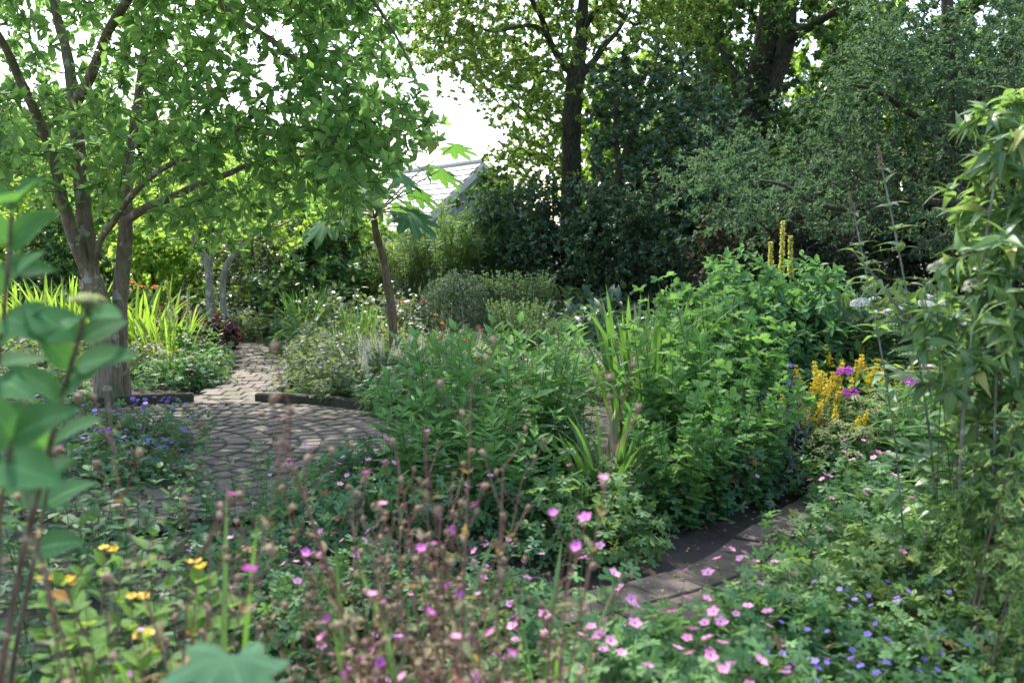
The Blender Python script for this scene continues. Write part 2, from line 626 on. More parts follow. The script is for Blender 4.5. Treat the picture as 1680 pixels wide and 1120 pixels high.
def mound(mb, n, r, h, tpl, L, W=1, mat=0, depth=.45, flat=.5, amt=.3, stems=.25, smat=1, sr=.002, ry=None, pet=0.0, tilt=.35, elmin=0.0, lv=(.6, 1.15)):
    """leaves through the outer part of a lumpy dome; a few leaf stalks run down to the crown of the plant."""
    k = U(0, 6)
    th = U(0, 6.283, n)
    sp = elmin + (1 - elmin) * U(0, 1, n) ** .8
    ph = np.arcsin(np.clip(sp, 0, 1))
    q = (1 - depth * U(0, 1, n) ** 1.6) * lump(th, ph, k, amt)
    ry = ry or r
    out = np.stack([np.cos(th) * np.cos(ph), np.sin(th) * np.cos(ph), np.sin(ph)], -1)
    pos = out * np.array([r, ry, h]) * q[:, None]
    pos[:, 2] = np.maximum(pos[:, 2], .02)
    hd = hdir(th)
    d = nrm(hd * .8 + rng.normal(0, .55, (n, 3)) + np.array([0, 0, -.15]))
    up = nrm(out * (1 - flat) + UP * flat + rng.normal(0, tilt, (n, 3)))
    mb.leaves(tpl, pos, d, up, L * U(lv[0], lv[1], n), W, mat=mat)
    ns = int(n * stems)
    if ns:
        e = pos[:ns]
        t = np.linspace(0, 1, 4)[None, :, None]
        b = e * np.array([.15, .15, 0])
        pth = b[:, None] + (e - b)[:, None] * t
        pth[:, :, :2] = b[:, None, :2] + (e - b)[:, None, :2] * t ** 1.5
        mb.tubes(pth, sr, 3, smat, cap=False)
    return pos


def blades(mb, n, h, w, r0, lean, droop, mat=0, seg=7, hv=.35, fan=False, fold=.25, taper=.55):
    """long ribbon leaves that arch outwards."""
    ang = U(0, 6.283, n)
    q = np.sqrt(U(0, 1, n))
    base = hdir(ang) * (q * r0)[:, None]
    a2 = ang + rng.normal(0, .6, n)
    H = h * U(1 - hv, 1.05, n)
    le, dr = lean * U(.2, 1.2, n), droop * U(.1, 1.3, n)
    t = np.linspace(0, 1, seg + 1)
    hor = (le[:, None] * t + dr[:, None] * t ** 3 * 1.1) * H[:, None]
    ver = (t[None] - dr[:, None] * .75 * t ** 3.2) * H[:, None] * np.sqrt(np.maximum(.2, 1 - (le[:, None] ** 2) * .6))
    c = base[:, None] + hdir(a2)[:, None] * hor[..., None]
    c[:, :, 2] = ver
    wd = w * U(.7, 1.15, n)[:, None] * np.where(t < taper, .55 + .45 * t / taper, np.sqrt(np.maximum(0, 1 - ((t - taper) / (1 - taper)) ** 1.7)))[None] + .0006
    sa = a2 + math.pi / 2 + rng.normal(0, .6, n)
    side = hdir(sa)[:, None] * wd[..., None] * .5
    out = hdir(a2)[:, None] * wd[..., None] * fold
    v = np.stack([c - side, c - out * .5, c + side], 2).reshape(n, -1, 3)
    at = np.empty((n, seg + 1, 3, 3))
    at[..., 0] = np.array([-1, 0, 1])[None, None]
    at[..., 1] = t[None, :, None]
    at[..., 2] = U(0, 1, n)[:, None, None]
    i = np.arange(seg)[:, None] * 3
    qd = np.concatenate([i + np.array([0, 1, 4, 3]), i + np.array([1, 2, 5, 4])])
    lo = (qd[None] + (np.arange(n) * (seg + 1) * 3)[:, None, None]).ravel()
    mb.add(v.reshape(-1, 3), lo, np.full(n * len(qd), 4), at.reshape(-1, 3), mat)
    return c


def grow(limbs, tips, r_tip=.003, r_base=.02, K=4, sag=.06, bias=.3, up=.0):
    """joins every twig tip to the nearest point of what has grown so far. Returns (paths, radii, outward direction per tip)."""
    nd, nr = [], []
    for pts, rad in limbs:
        pts = np.asarray(pts, float); rad = np.asarray(rad, float)
        t = np.linspace(0, len(pts) - 1, max(2, int(len(pts) * 5)))
        k = np.clip(t.astype(int), 0, len(pts) - 2); f = (t - k)[:, None]
        nd.append(pts[k] * (1 - f) + pts[k + 1] * f); nr.append(np.interp(t, np.arange(len(rad)), rad))
    nd = np.concatenate(nd); nr = np.concatenate(nr)
    N0 = len(nd)
    buf = np.empty((N0 + len(tips) * (K - 1), 3)); buf[:N0] = nd
    rb = np.empty(len(buf)); rb[:N0] = nr
    m = N0
    tips = np.asarray(tips, float)
    dmin = np.array([((nd - p) ** 2).sum(1).min() for p in tips])
    order = np.argsort(dmin)
    paths, rads, dirs = np.empty((len(tips), K, 3)), np.empty((len(tips), K)), np.empty((len(tips), 3))
    tt = np.linspace(0, 1, K)
    for j in order:
        p = tips[j]
        dv = buf[:m] - p
        d2 = (dv ** 2).sum(1) * (1 + bias * (dv[:, 2] > 0))
        i = int(d2.argmin())
        a = buf[i]; ln = math.sqrt(((p - a) ** 2).sum()) + 1e-6
        pa = a + (p - a) * tt[:, None]
        pa[1:-1] += rng.normal(0, .07 * ln, (K - 2, 3))
        pa[:, 2] += up * ln * np.sin(math.pi * tt)
        r0 = min(rb[i] * .75, r_base, r_tip + ln * .012)
        rr = np.linspace(max(r0, r_tip), r_tip, K)
        buf[m:m + K - 1] = pa[1:]; rb[m:m + K - 1] = rr[1:]
        m += K - 1
        paths[j], rads[j] = pa, rr
        dirs[j] = (p - a) / ln
    return paths, rads, nrm(dirs)


def twig_leaves(mb, paths, dirs, tpl, L, W=1, whorl=6, along=4, mat=0, spread=55, lift=.25, back=.6, jit=.25, lv=(.7, 1.2), flat=.5):
    n = len(paths)
    tip = paths[:, -1]
    d0 = nrm(dirs + UP * lift)
    ref = nrm(np.cross(d0, rng.normal(0, 1, (n, 3))))
    b = np.cross(d0, ref)
    for k in range(whorl):
        a = k * 6.2832 / whorl + U(0, .6, n)
        e = R(spread) + rng.normal(0, jit, n)
        d = d0 * np.cos(e)[:, None] + (ref * np.cos(a)[:, None] + b * np.sin(a)[:, None]) * np.sin(e)[:, None]
        up = nrm(d0 * (1 - flat) + UP * flat + rng.normal(0, .3, (n, 3)))
        mb.leaves(tpl, tip + rng.normal(0, .01, (n, 3)), d, up, L * U(lv[0], lv[1], n), W, mat=mat)
    for k in range(along):
        f = U(1 - back, 1, n)
        K = paths.shape[1]
        x = f * (K - 1); i = np.clip(x.astype(int), 0, K - 2); g = (x - i)[:, None]
        p = paths[np.arange(n), i] * (1 - g) + paths[np.arange(n), i + 1] * g
        d = nrm(rng.normal(0, 1, (n, 3)) + d0 * .8 + UP * .1)
        up = nrm(UP * .9 + rng.normal(0, .45, (n, 3)))
        mb.leaves(tpl, p, d, up, L * U(lv[0], lv[1], n), W, mat=mat)


def blob_tips(blobs, n, thr=-.15, freq=1.2, shell=.35):
    """points in the outer shell of several ellipsoids, thinned by noise so that gaps and clumps form."""
    out = []
    vol = np.array([b[3] * b[4] * b[5] for b in blobs]) ** .67
    for b, k in zip(blobs, (vol / vol.sum() * n * 1.6).astype(int) + 1):
        u = nrm(rng.normal(0, 1, (k, 3)))
        q = (1 - (1 - shell) * U(0, 1, k) ** 1.5)
        p = np.array(b[:3]) + u * np.array(b[3:]) * q[:, None] * (1 + .18 * rng.normal(0, 1, (k, 1)))
        keep = np.array([noise.noise(Vector(x * freq)) > thr for x in p])
        out.append(p[keep])
    p = np.concatenate(out)
    p = p[p[:, 2] > .05]
    return p[rng.permutation(len(p))[:n]]


def mask_tips(poly, n, D0, D1, thr=-.2, freq=.9, holes=()):
    """twig tips in the space behind an outline seen from the lawn, spread evenly over its depth."""
    poly = np.asarray(poly, float)
    res, c = [], 0
    while c < n:
        k = n * 3
        px = U(poly[:, 0].min(), poly[:, 0].max(), k); py = U(poly[:, 1].min(), poly[:, 1].max(), k)
        ok = inside(px, py, poly)
        for hx, hy, hr in holes:
            ok &= ((px - hx) ** 2 + (py - hy) ** 2) > (hr * U(.75, 1.15, k)) ** 2
        px, py = px[ok], py[ok]
        p = P(px, py, U(D0, D1, len(px)))
        p = p + rng.normal(0, .016, p.shape) * p[:, 1:2]
        p = p[np.array([noise.noise(Vector(x * freq)) > thr for x in p], bool)]
        res.append(p); c += len(p)
    return np.concatenate(res)[:n]


def clear_view(tips, limbs, radius, keep=.12):
    """prunes twig tips that would hang right in front of the main limbs."""
    def px(p):
        z = (p[:, 2] - CAMZ); y = p[:, 1]
        dd = y * CP - z * SP
        return 840 + F * p[:, 0] / dd, 560 - F * (y * SP + z * CP) / dd
    ok = np.ones(len(tips), bool)
    tx, ty = px(tips)
    for pts, rad in limbs:
        t = np.linspace(0, len(pts) - 1, len(pts) * 8)
        q = np.stack([np.interp(t, np.arange(len(pts)), np.asarray(pts)[:, k]) for k in range(3)], 1)
        lx, ly = px(q)
        d = np.hypot(tx[:, None] - lx, ty[:, None] - ly)
        ok &= ~((d.min(1) < radius) & (tips[:, 1] < q[d.argmin(1), 1] + .3))
    return tips[ok | (U(0, 1, len(tips)) < keep)]


def limb_tube(mb, pts, rad, sides=12, mat=0, rough=.05, sub=5):
    """trunk or limb through the given points, smooth, with knobbly outline."""
    pts = np.asarray(pts, float); rad = np.asarray(rad, float)
    n = len(pts)
    t = np.linspace(0, n - 1, (n - 1) * sub + 1)
    i = np.clip(t.astype(int), 0, n - 2); f = (t - i)[:, None]
    p0, p1, p2, p3 = pts[np.clip(i - 1, 0, n - 1)], pts[i], pts[i + 1], pts[np.clip(i + 2, 0, n - 1)]
    c = .5 * (2 * p1 + (p2 - p0) * f + (2 * p0 - 5 * p1 + 4 * p2 - p3) * f ** 2 + (3 * p1 - p0 - 3 * p2 + p3) * f ** 3)
    r = np.interp(t, np.arange(n), rad)
    s0 = sum(len(x) for x in mb.v)
    mb.tubes(c[None], r[None], sides, mat)
    v = mb.v[-1]
    ctr = np.repeat(c, sides, 0)
    for k in range(len(v)):
        g = noise.noise(Vector(v[k] * 7)) * rough * 2 + noise.noise(Vector(v[k] * 2.2)) * rough
        v[k] = ctr[k] + (v[k] - ctr[k]) * (1 + g * 1.6)


# ------------------------------------------------------------------ shared materials
M = {}
M['stem'] = leaf("green_stem", (.07, .12, .03), (.1, .15, .04), .5, .1)
M['stem_red'] = leaf("reddish_stem", (.17, .08, .06), (.24, .13, .09), .6, .1)
M['twig'] = bark("twig_bark", (.035, .028, .02), (.09, .075, .05), bump=.2)
M['bark_magnolia'] = bark("magnolia_bark", (.13, .1, .065), (.27, .21, .145), (.38, .36, .28), 8, (.1, .12, .05))
M['bark_dark'] = bark("dark_bark", (.03, .025, .018), (.1, .085, .06), None, 8, (.06, .075, .03))
M['bark_grey'] = bark("grey_bark", (.16, .145, .115), (.34, .31, .26), (.42, .42, .36), 7, None)
M['bark_brown'] = bark("brown_bark", (.09, .06, .038), (.21, .15, .1), None, 12, None)
M['soil'] = plain("soil", (.035, .025, .018), .95, .5, 14, (.075, .055, .04), .8)
M['brick'] = paving("worn_brick", (.085, .062, .05), (.19, .145, .117), (.04, .05, .018), .55)
M['slab'] = paving("brown_slab", (.085, .055, .046), (.155, .105, .09), (.025, .027, .012), .46)
M['joint'] = plain("mossy_joint", (.03, .03, .016), .95, .4, 25, (.05, .075, .02), .8)
M['edging'] = plain("damp_dark_wood", (.022, .015, .01), .85, .5, 16, (.07, .065, .025), .9)
M['brown_litter'] = leaf("dry_leaf", (.2, .15, .07), (.3, .25, .1), .7, .2)

# ------------------------------------------------------------------ the ground
TC, TR = np.array([-2.85, 7.65]), 2.22                      # terrace centre and radius
BRICK_PATH = [(-2.95, 9.75), (-2.9, 10.4), (-2.98, 11.4), (-3.12, 12.6), (-3.55, 14.2), (-4.4, 15.8), (-6, 17)]
SLAB_PATH = [(-1.0, 3.35), (-.2, 3.75), (1.0, 4.55), (1.48, 5.2), (2.06, 6.0), (2.74, 7.0), (3.55, 8.3), (4.7, 9.9)]
MIDDLE_PATH = [(.25, 10.2), (-.05, 12.5), (-.38, 15.5), (-.6, 18), (-1.6, 20)]


def spline(pts, n):
    pts = np.asarray(pts, float)
    d = np.concatenate([[0], np.cumsum(np.linalg.norm(np.diff(pts, axis=0), axis=1))])
    dense = []
    m = len(pts)
    for i in range(m - 1):
        p0, p1, p2, p3 = pts[max(0, i - 1)], pts[i], pts[i + 1], pts[min(m - 1, i + 2)]
        for f in np.linspace(0, 1, 30, endpoint=False):
            dense.append(.5 * (2 * p1 + (p2 - p0) * f + (2 * p0 - 5 * p1 + 4 * p2 - p3) * f ** 2 + (3 * p1 - p0 - 3 * p2 + p3) * f ** 3))
    dense.append(pts[-1]); dense = np.array(dense)
    d = np.concatenate([[0], np.cumsum(np.linalg.norm(np.diff(dense, axis=0), axis=1))])
    s = np.linspace(0, d[-1], n)
    return np.stack([np.interp(s, d, dense[:, k]) for k in range(2)], 1), d[-1]


PAVE = np.concatenate([spline(q, 60)[0] for q in (BRICK_PATH, SLAB_PATH, MIDDLE_PATH)])


def make_ground():
    near = np.concatenate([np.arange(-14, 14.01, .22)])
    xs = np.concatenate([[-600, -200, -80, -40, -22], near, [22, 40, 80, 200, 600]])
    ys = np.concatenate([[-120, -30, -8, -2], np.arange(0, 26.01, .22), [30, 40, 60, 120, 300, 900]])
    X, Y = np.meshgrid(xs, ys, indexing='ij')
    Z = np.zeros_like(X)
    for i in range(X.shape[0]):
        for j in range(X.shape[1]):
            x, y = X[i, j], Y[i, j]
            if abs(x) < 15 and -1 < y < 27:       # beds lie a little above the paving
                d = min(float(np.hypot(*(PAVE - (x, y)).T).min()) - .42, math.hypot(x - TC[0], y - TC[1]) - TR - .08)
                Z[i, j] = -.06 + min(1, max(0, d / .3)) * (.09 + .04 * noise.noise(Vector((x * 2, y * 2, 0))))
            else:
                Z[i, j] = -.06
    nx, ny = X.shape
    idx = np.arange(nx * ny).reshape(nx, ny)
    q = np.stack([idx[:-1, :-1], idx[1:, :-1], idx[1:, 1:], idx[:-1, 1:]], -1).reshape(-1, 4)
    mb = MB()
    mb.add(np.stack([X, Y, Z], -1), q.ravel(), np.full(len(q), 4), (0, 0, .5))
    o = mb.build("ground", M['soil'], smooth=True)
    o['kind'] = 'structure'


make_ground()

# round brick terrace: concentric courses of worn clinker bricks
mb = MB()
r = .12
while r < TR:
    n = max(4, int(2 * math.pi * r / .145))
    a0 = U(0, 6.28)
    for k in range(n):
        a = a0 + k / n * 2 * math.pi
        x, y = TC + r * np.array([math.cos(a), math.sin(a)])
        mb.box((x + U(-.004, .004), y + U(-.004, .004), U(-.005, .004)), (2 * math.pi * r / n / 2 - U(.006, .014), .086 - U(0, .008), .025), a + math.pi / 2 + U(-.05, .05), U(0, 1), 0, .009, (U(-.018, .018), U(-.014, .014)))
    r += .19
o = mb.build("brick_terrace", M['brick'])
o['kind'] = 'structure'
mb = MB()
aa = np.linspace(0, 6.2832, 73)[:-1]
rim = np.stack([TC[0] + (TR + .02) * np.cos(aa), TC[1] + (TR + .02) * np.sin(aa), np.full(72, .012)], 1)
mb.add(np.concatenate([rim, rim - [0, 0, .08]]), np.concatenate([np.arange(72)] + [np.array([i, (i + 1) % 72, (i + 1) % 72 + 72, i + 72][::-1]) for i in range(72)]), [72] + [4] * 72, (0, 0, .5))
o = mb.build("terrace_bedding", M['joint'])
o['kind'] = 'structure'


def paved_path(name, pts, cols, bl, bw, mat, zt=0.0, jig=.03, bev=.008):
    """courses of pavers laid along a curved centre line, with a bedding strip under them."""
    _, ln = spline(pts, 10)
    rows = int(ln / bl)
    c, _ = spline(pts, rows + 1)
    mb = MB()
    for i in range(rows):
        mid = (c[i] + c[i + 1]) / 2
        t = c[i + 1] - c[i]
        a = math.atan2(t[1], t[0])
        nn = np.array([-math.sin(a), math.cos(a)])
        sh = (i % 2) * .5 * bw * (1 if cols > 2 else 0)
        for k in range(cols):
            off = (k - (cols - 1) / 2) * bw + sh - .25 * bw * (1 if cols > 2 else 0)
            p = mid + nn * off
            mb.box((p[0], p[1], zt + U(-.006, .006)), (np.linalg.norm(t) / 2 - U(.004, .009), bw / 2 - U(.004, .009), .025), a + U(-jig, jig), U(0, 1), 0, bev, (U(-.02, .02), U(-.02, .02)))
    o = mb.build(name, M[mat]); o['kind'] = 'structure'
    c, _ = spline(pts, 60)
    t = np.gradient(c, axis=0); t /= np.linalg.norm(t, axis=1, keepdims=True)
    nn = np.stack([-t[:, 1], t[:, 0]], 1) * (cols * bw / 2 - .01)
    mb = MB()
    z = np.full((60, 1), zt + .008)
    L_, R_ = np.hstack([c + nn, z]), np.hstack([c - nn, z])
    i = np.arange(59)
    mb.add(np.concatenate([L_, R_]), np.stack([i, i + 1, i + 61, i + 60][::-1], 1).ravel(), np.full(59, 4), (0, 0, .5))
    o = mb.build(name + "_bedding", M['joint']); o['kind'] = 'structure'


paved_path("brick_path", BRICK_PATH, 4, .27, .2, 'brick', .004)
paved_path("slab_path", SLAB_PATH, 2, .27, .275, 'slab')
paved_path("middle_path", MIDDLE_PATH, 3, .3, .2, 'slab')


def edging(a0, a1, rad, label):
    n = max(3, int(abs(a1 - a0) * rad / .16))
    mb = MB()
    for k in range(n):
        a = a0 + (a1 - a0) * (k + .5) / n
        x, y = TC + rad * np.array([math.cos(a), math.sin(a)])
        mb.box((x, y, .035 + U(-.004, .004)), (abs(a1 - a0) * rad / n / 2 + .002, .045 + U(-.003, .003), .075), a + math.pi / 2 + U(-.02, .02), U(0, 1), 0, .014)
    o = mb.build("bed_edging", M['edging'])
    o['label'] = label; o['category'] = 'edging'


edging(R(28), R(83), TR + .075, "low dark curved edging holding the flower bed right of the brick path")
edging(R(99), R(132), TR + .075, "low dark edging before the pink cranesbills beside the tree trunk")

# ------------------------------------------------------------------ flowers (each a mesh shared by its copies)
T_PETAL = T_leaf(lambda t: max(.08, .75 * math.sin(math.pi * min(.93, t ** .8 * .8 + .12))), 3, .08, .12)
T_STAR = compose([(T_DIA, (0, 0, 0), (math.sin(k * 1.2566), math.cos(k * 1.2566), .25), (0, 0, 1), 1, .75) for k in range(5)])
PT = {
    'pink': petal("pink_petal", (.78, .17, .45), (.82, .26, .55)),
    'palepink': petal("pale_pink_petal", (.72, .42, .58), (.75, .5, .66)),
    'lilac': petal("lilac_petal", (.52, .42, .68), (.62, .5, .75)),
    'violet': petal("violet_petal", (.17, .1, .48), (.26, .15, .6), pale=.1),
    'magenta': petal("magenta_petal", (.62, .1, .5), (.7, .16, .6), pale=.05),
    'yellow': petal("yellow_petal", (.66, .64, .12), (.72, .7, .16), pale=.05),
    'gold': petal("golden_petal", (.88, .62, .015), (.9, .7, .03), pale=.05),
    'hyper': petal("deep_yellow_petal", (.82, .5, .02), (.85, .58, .04), pale=.05),
    'red': petal("red_petal", (.65, .05, .03), (.7, .12, .04), pale=.05),
    'crimson': petal("crimson_petal", (.4, .02, .06), (.5, .04, .1), pale=.05),
    'orange': petal("orange_petal", (.75, .2, .03), (.8, .32, .04), pale=.05),
    'cream': petal("cream_petal", (.6, .6, .38), (.7, .68, .48)),
    'white': petal("white_petal", (.66, .66, .6), (.75, .74, .7)),
    'lime': petal("lime_petal", (.35, .42, .08), (.45, .5, .1)),
    'dusky': petal("dusky_bud", (.2, .1, .055), (.34, .23, .14), .2, pale=.05),
    'rose': petal("rose_petal", (.6, .1, .22), (.7, .16, .3)),
}
FM = {}


def flower5(col, tilt=25):
    key = ('f5', col, tilt)
    if key not in FM:
        mb = MB()
        for k in range(5):
            a = k * 1.2566
            d = np.array([[math.cos(a) * math.cos(R(tilt)), math.sin(a) * math.cos(R(tilt)), math.sin(R(tilt))]])
            mb.leaves(T_PETAL, d * .06, d, UP[None] * 1.0 - d * .2, [.5], 1.3)
        a = U(0, 6.28, 8)
        mb.leaves(T_DIA, hdir(a) * .02, hdir(a) * .5 + UP, hdir(a), .16, .4, mat=1)
        FM[key] = mb.mesh("flower_" + col, [PT[col], M['stem']], smooth=True)
    return FM[key]


def spike(col, n, r, fl, taper=.7, var=0, star=None, open_=.6, whorls=0):
    """upright flower spike, 1 unit tall."""
    key = ('sp', col, n, r, fl, var)
    if key not in FM:
        mb = MB()
        mb.tubes(np.array([[0, 0, -.02], [0, 0, .5], [0, 0, 1.0]]), [.012, .01, .005], 5, 1)
        t = U(0, 1, n) ** .9
        if whorls:
            t = np.clip(np.floor(t * whorls) / whorls + rng.normal(0, .018, n) + .04, 0, 1)
        a = U(0, 6.28, n)
        rr = r * (1 - taper * t) * U(.5, 1.1, n)
        p = hdir(a) * rr[:, None] + UP * t[:, None]
        d = hdir(a) * open_ + UP * .6 + rng.normal(0, .3, (n, 3))
        mb.leaves(star or T_STAR, p, rng.normal(0, 1, (n, 3)), nrm(d), fl * (1 - .4 * t) * U(.7, 1.2, n), mat=0)
        FM[key] = mb.mesh("spike_" + col, [PT[col], M['stem']])
    return FM[key]


def head(col, n, r, h, fl, var=0, stalks=True):
    """flat or domed flower head on spreading stalks, unit scale."""
    key = ('hd', col, n, r, h, fl, var)
    if key not in FM:
        mb = MB()
        a = U(0, 6.28, n); q = np.sqrt(U(0, 1, n))
        p = hdir(a) * (q * r)[:, None] + UP * (h * (1 - q ** 2) + rng.normal(0, .04 * r, n))[:, None]
        mb.leaves(T_STAR, p, rng.normal(0, 1, (n, 3)), UP + hdir(a) * q[:, None] * .6 + rng.normal(0, .25, (n, 3)), fl * U(.7, 1.2, n), mat=0)
        if stalks:
            e = p[::max(1, n // 14)]
            pa = np.stack([e * 0 - UP * r * .8, e * .45 - UP * r * .25, e], 1)
            mb.tubes(pa, .018 * r * 2, 3, 1, cap=False)
        FM[key] = mb.mesh("head_" + col, [PT[col], M['stem']])
    return FM[key]


def blooms(root, me, pts, s, name="flower", tilt=.5, lab=None, stalk_from=None, smat='stem', sr=.0013):
    for p in pts:
        o = put(name, me, root, tuple(p), (U(-tilt, tilt), U(-tilt, tilt), U(0, 6.28)), s * U(.8, 1.15))
    if stalk_from is not None:
        e = np.asarray(pts, float); b = np.asarray(stalk_from, float)
        t = np.linspace(0, 1, 4)[None, :, None]
        pa = b[:, None] + (e - b)[:, None] * t
        pa[:, 1:3, :2] += (rng.normal(0, .012, (len(e), 2, 2)))
        mb = MB(); mb.tubes(pa, sr, 3, 0, cap=False)
        mb.build("flower_stalks", M[smat], root)


# ------------------------------------------------------------------ leaf materials
def LM(key, *a, **k):
    M[key] = leaf(key + "_leaf", *a, **k)


LM('magnolia', (.072, .175, .044), (.12, .245, .066), .5, .53, (.34, .6, .12), vein=.35, old=(.3, .28, .05))
LM('golden', (.09, .18, .03), (.23, .3, .05), .5, .5, (.45, .65, .09))
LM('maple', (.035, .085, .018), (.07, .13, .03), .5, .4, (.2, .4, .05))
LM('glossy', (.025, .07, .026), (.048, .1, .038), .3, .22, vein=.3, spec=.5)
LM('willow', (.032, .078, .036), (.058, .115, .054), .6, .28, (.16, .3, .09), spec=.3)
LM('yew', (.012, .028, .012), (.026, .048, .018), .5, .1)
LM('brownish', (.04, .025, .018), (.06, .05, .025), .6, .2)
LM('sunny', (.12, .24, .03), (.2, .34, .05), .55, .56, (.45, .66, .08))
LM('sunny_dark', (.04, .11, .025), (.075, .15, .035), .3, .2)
LM('bamboo', (.075, .16, .04), (.13, .22, .06), .5, .38)
LM('white_gloss', (.06, .1, .05), (.12, .17, .09), .25, .25, spec=.7)
LM('crane', (.075, .18, .055), (.115, .225, .075), .5, .35, (.2, .42, .07), vein=.3, old=(.26, .16, .05))
LM('crane_front', (.1, .22, .075), (.155, .28, .1), .55, .4, (.28, .5, .1), vein=.3, old=(.3, .2, .06))
LM('crane_lime', (.11, .21, .06), (.17, .27, .085), .5, .38, (.28, .45, .07), vein=.3, old=(.4, .38, .08))
LM('crane_pale', (.085, .14, .065), (.13, .18, .09), .55, .35)
LM('crane_dark', (.045, .12, .05), (.075, .16, .068), .5, .28, vein=.3, old=(.3, .12, .06))
LM('herb', (.09, .205, .055), (.135, .265, .075), .58, .36, (.2, .46, .06), vein=.5, spec=.3)
LM('herb_light', (.065, .15, .035), (.1, .2, .05), .42, .38, (.25, .48, .06), vein=.4)
LM('nine', (.075, .185, .042), (.12, .24, .062), .62, .4, (.24, .5, .07), vein=.45, spec=.25)
LM('dogwood', (.06, .16, .052), (.095, .205, .07), .62, .36, (.18, .42, .07), vein=.45, side=6, spec=.25)
LM('iris', (.07, .165, .035), (.11, .21, .05), .42, .35, (.22, .45, .05), vein=.2, old=(.35, .3, .12))
LM('iris_blue', (.06, .12, .06), (.08, .15, .075), .5, .28)
LM('crocosmia', (.09, .19, .02), (.15, .25, .03), .45, .48, (.4, .62, .06))
LM('bluegrey', (.12, .165, .16), (.17, .22, .2), .65, .2)
LM('greymound', (.032, .07, .042), (.055, .1, .062), .65, .25)
LM('sedum', (.08, .15, .07), (.11, .185, .09), .5, .3)
LM('hosta', (.035, .08, .04), (.06, .11, .055), .35, .2, vein=.4)
LM('alchemilla', (.07, .15, .045), (.1, .18, .06), .55, .35, vein=.25)
LM('buddleja', (.07, .155, .05), (.12, .21, .075), .42, .4, (.34, .56, .09), vein=.6, side=9, spec=.55, old=(.35, .32, .08))
LM('variegated', (.045, .13, .035), (.07, .165, .045), .45, .3, edge=(.3, .37, .1))
LM('campion', (.12, .16, .06), (.22, .15, .09), .6, .35, old=(.25, .07, .05))
LM('hypericum', (.06, .155, .025), (.1, .2, .035), .65, .42, (.38, .58, .06), vein=.3, old=(.35, .12, .04))
LM('hydrangea', (.045, .14, .055), (.065, .175, .07), .75, .36, (.2, .5, .06), vein=.65, side=8, spec=.12, under_=.15, mott=.7)
LM('paper', (.045, .14, .07), (.065, .17, .08), .65, .38, (.22, .48, .05), vein=.65, spec=.2, under_=.0, mott=.6)
LM('heuchera', (.035, .014, .02), (.06, .025, .03), .5, .25, (.3, .05, .06))
LM('fern', (.05, .115, .05), (.08, .15, .065), .55, .3)
LM('ivy', (.015, .045, .02), (.03, .07, .03), .35, .15)
LM('nettle', (.04, .115, .04), (.065, .15, .05), .5, .32, vein=.4)

# ------------------------------------------------------------------ trees
def tree_from(name, label, cat, base, trunk, limbs, roots, tips, mats, tpl, L, W=1, whorl=6, along=4, r_base=.02, r_tip=.003, spread=55, flat=.5, sides=14, group=None, trunk_rough=.05, back=.6, lift=.25, lv=(.7, 1.2)):
    """mats: bark, twig, leaf. trunk / limbs: lists of (points, radii); twigs grow from limbs (and roots: extra node lines)."""
    o = np.asarray(base, float)
    th = thing(name, label, cat, tuple(o), group)
    mb = MB()
    for pts, rad in trunk:
        limb_tube(mb, pts, rad, sides, rough=trunk_rough)
    mb.build("trunk", mats[0], th, o, True)
    for pts, rad in limbs:
        lb = MB(); limb_tube(lb, pts, rad, max(7, sides - 4), rough=trunk_rough)
        lb.build("limb", mats[0], th, o, True)
    pa, ra, di = grow(list(limbs) + list(roots), tips, r_tip, r_base)
    mb = MB(); mb.tubes(pa, ra, 4, cap=False)
    mb.build("twigs", mats[1], th, o, True)
    mb = MB(); twig_leaves(mb, pa, di, tpl, L, W, whorl, along, spread=spread, flat=flat, back=back, lift=lift, lv=lv)
    mb.build("foliage", mats[2], th, o)
    return th


def PL(pts, D):
    """polyline through photo points (x, y, optional distance)."""
    return np.array([P(p[0], p[1], p[2] if len(p) > 2 else D) for p in pts])


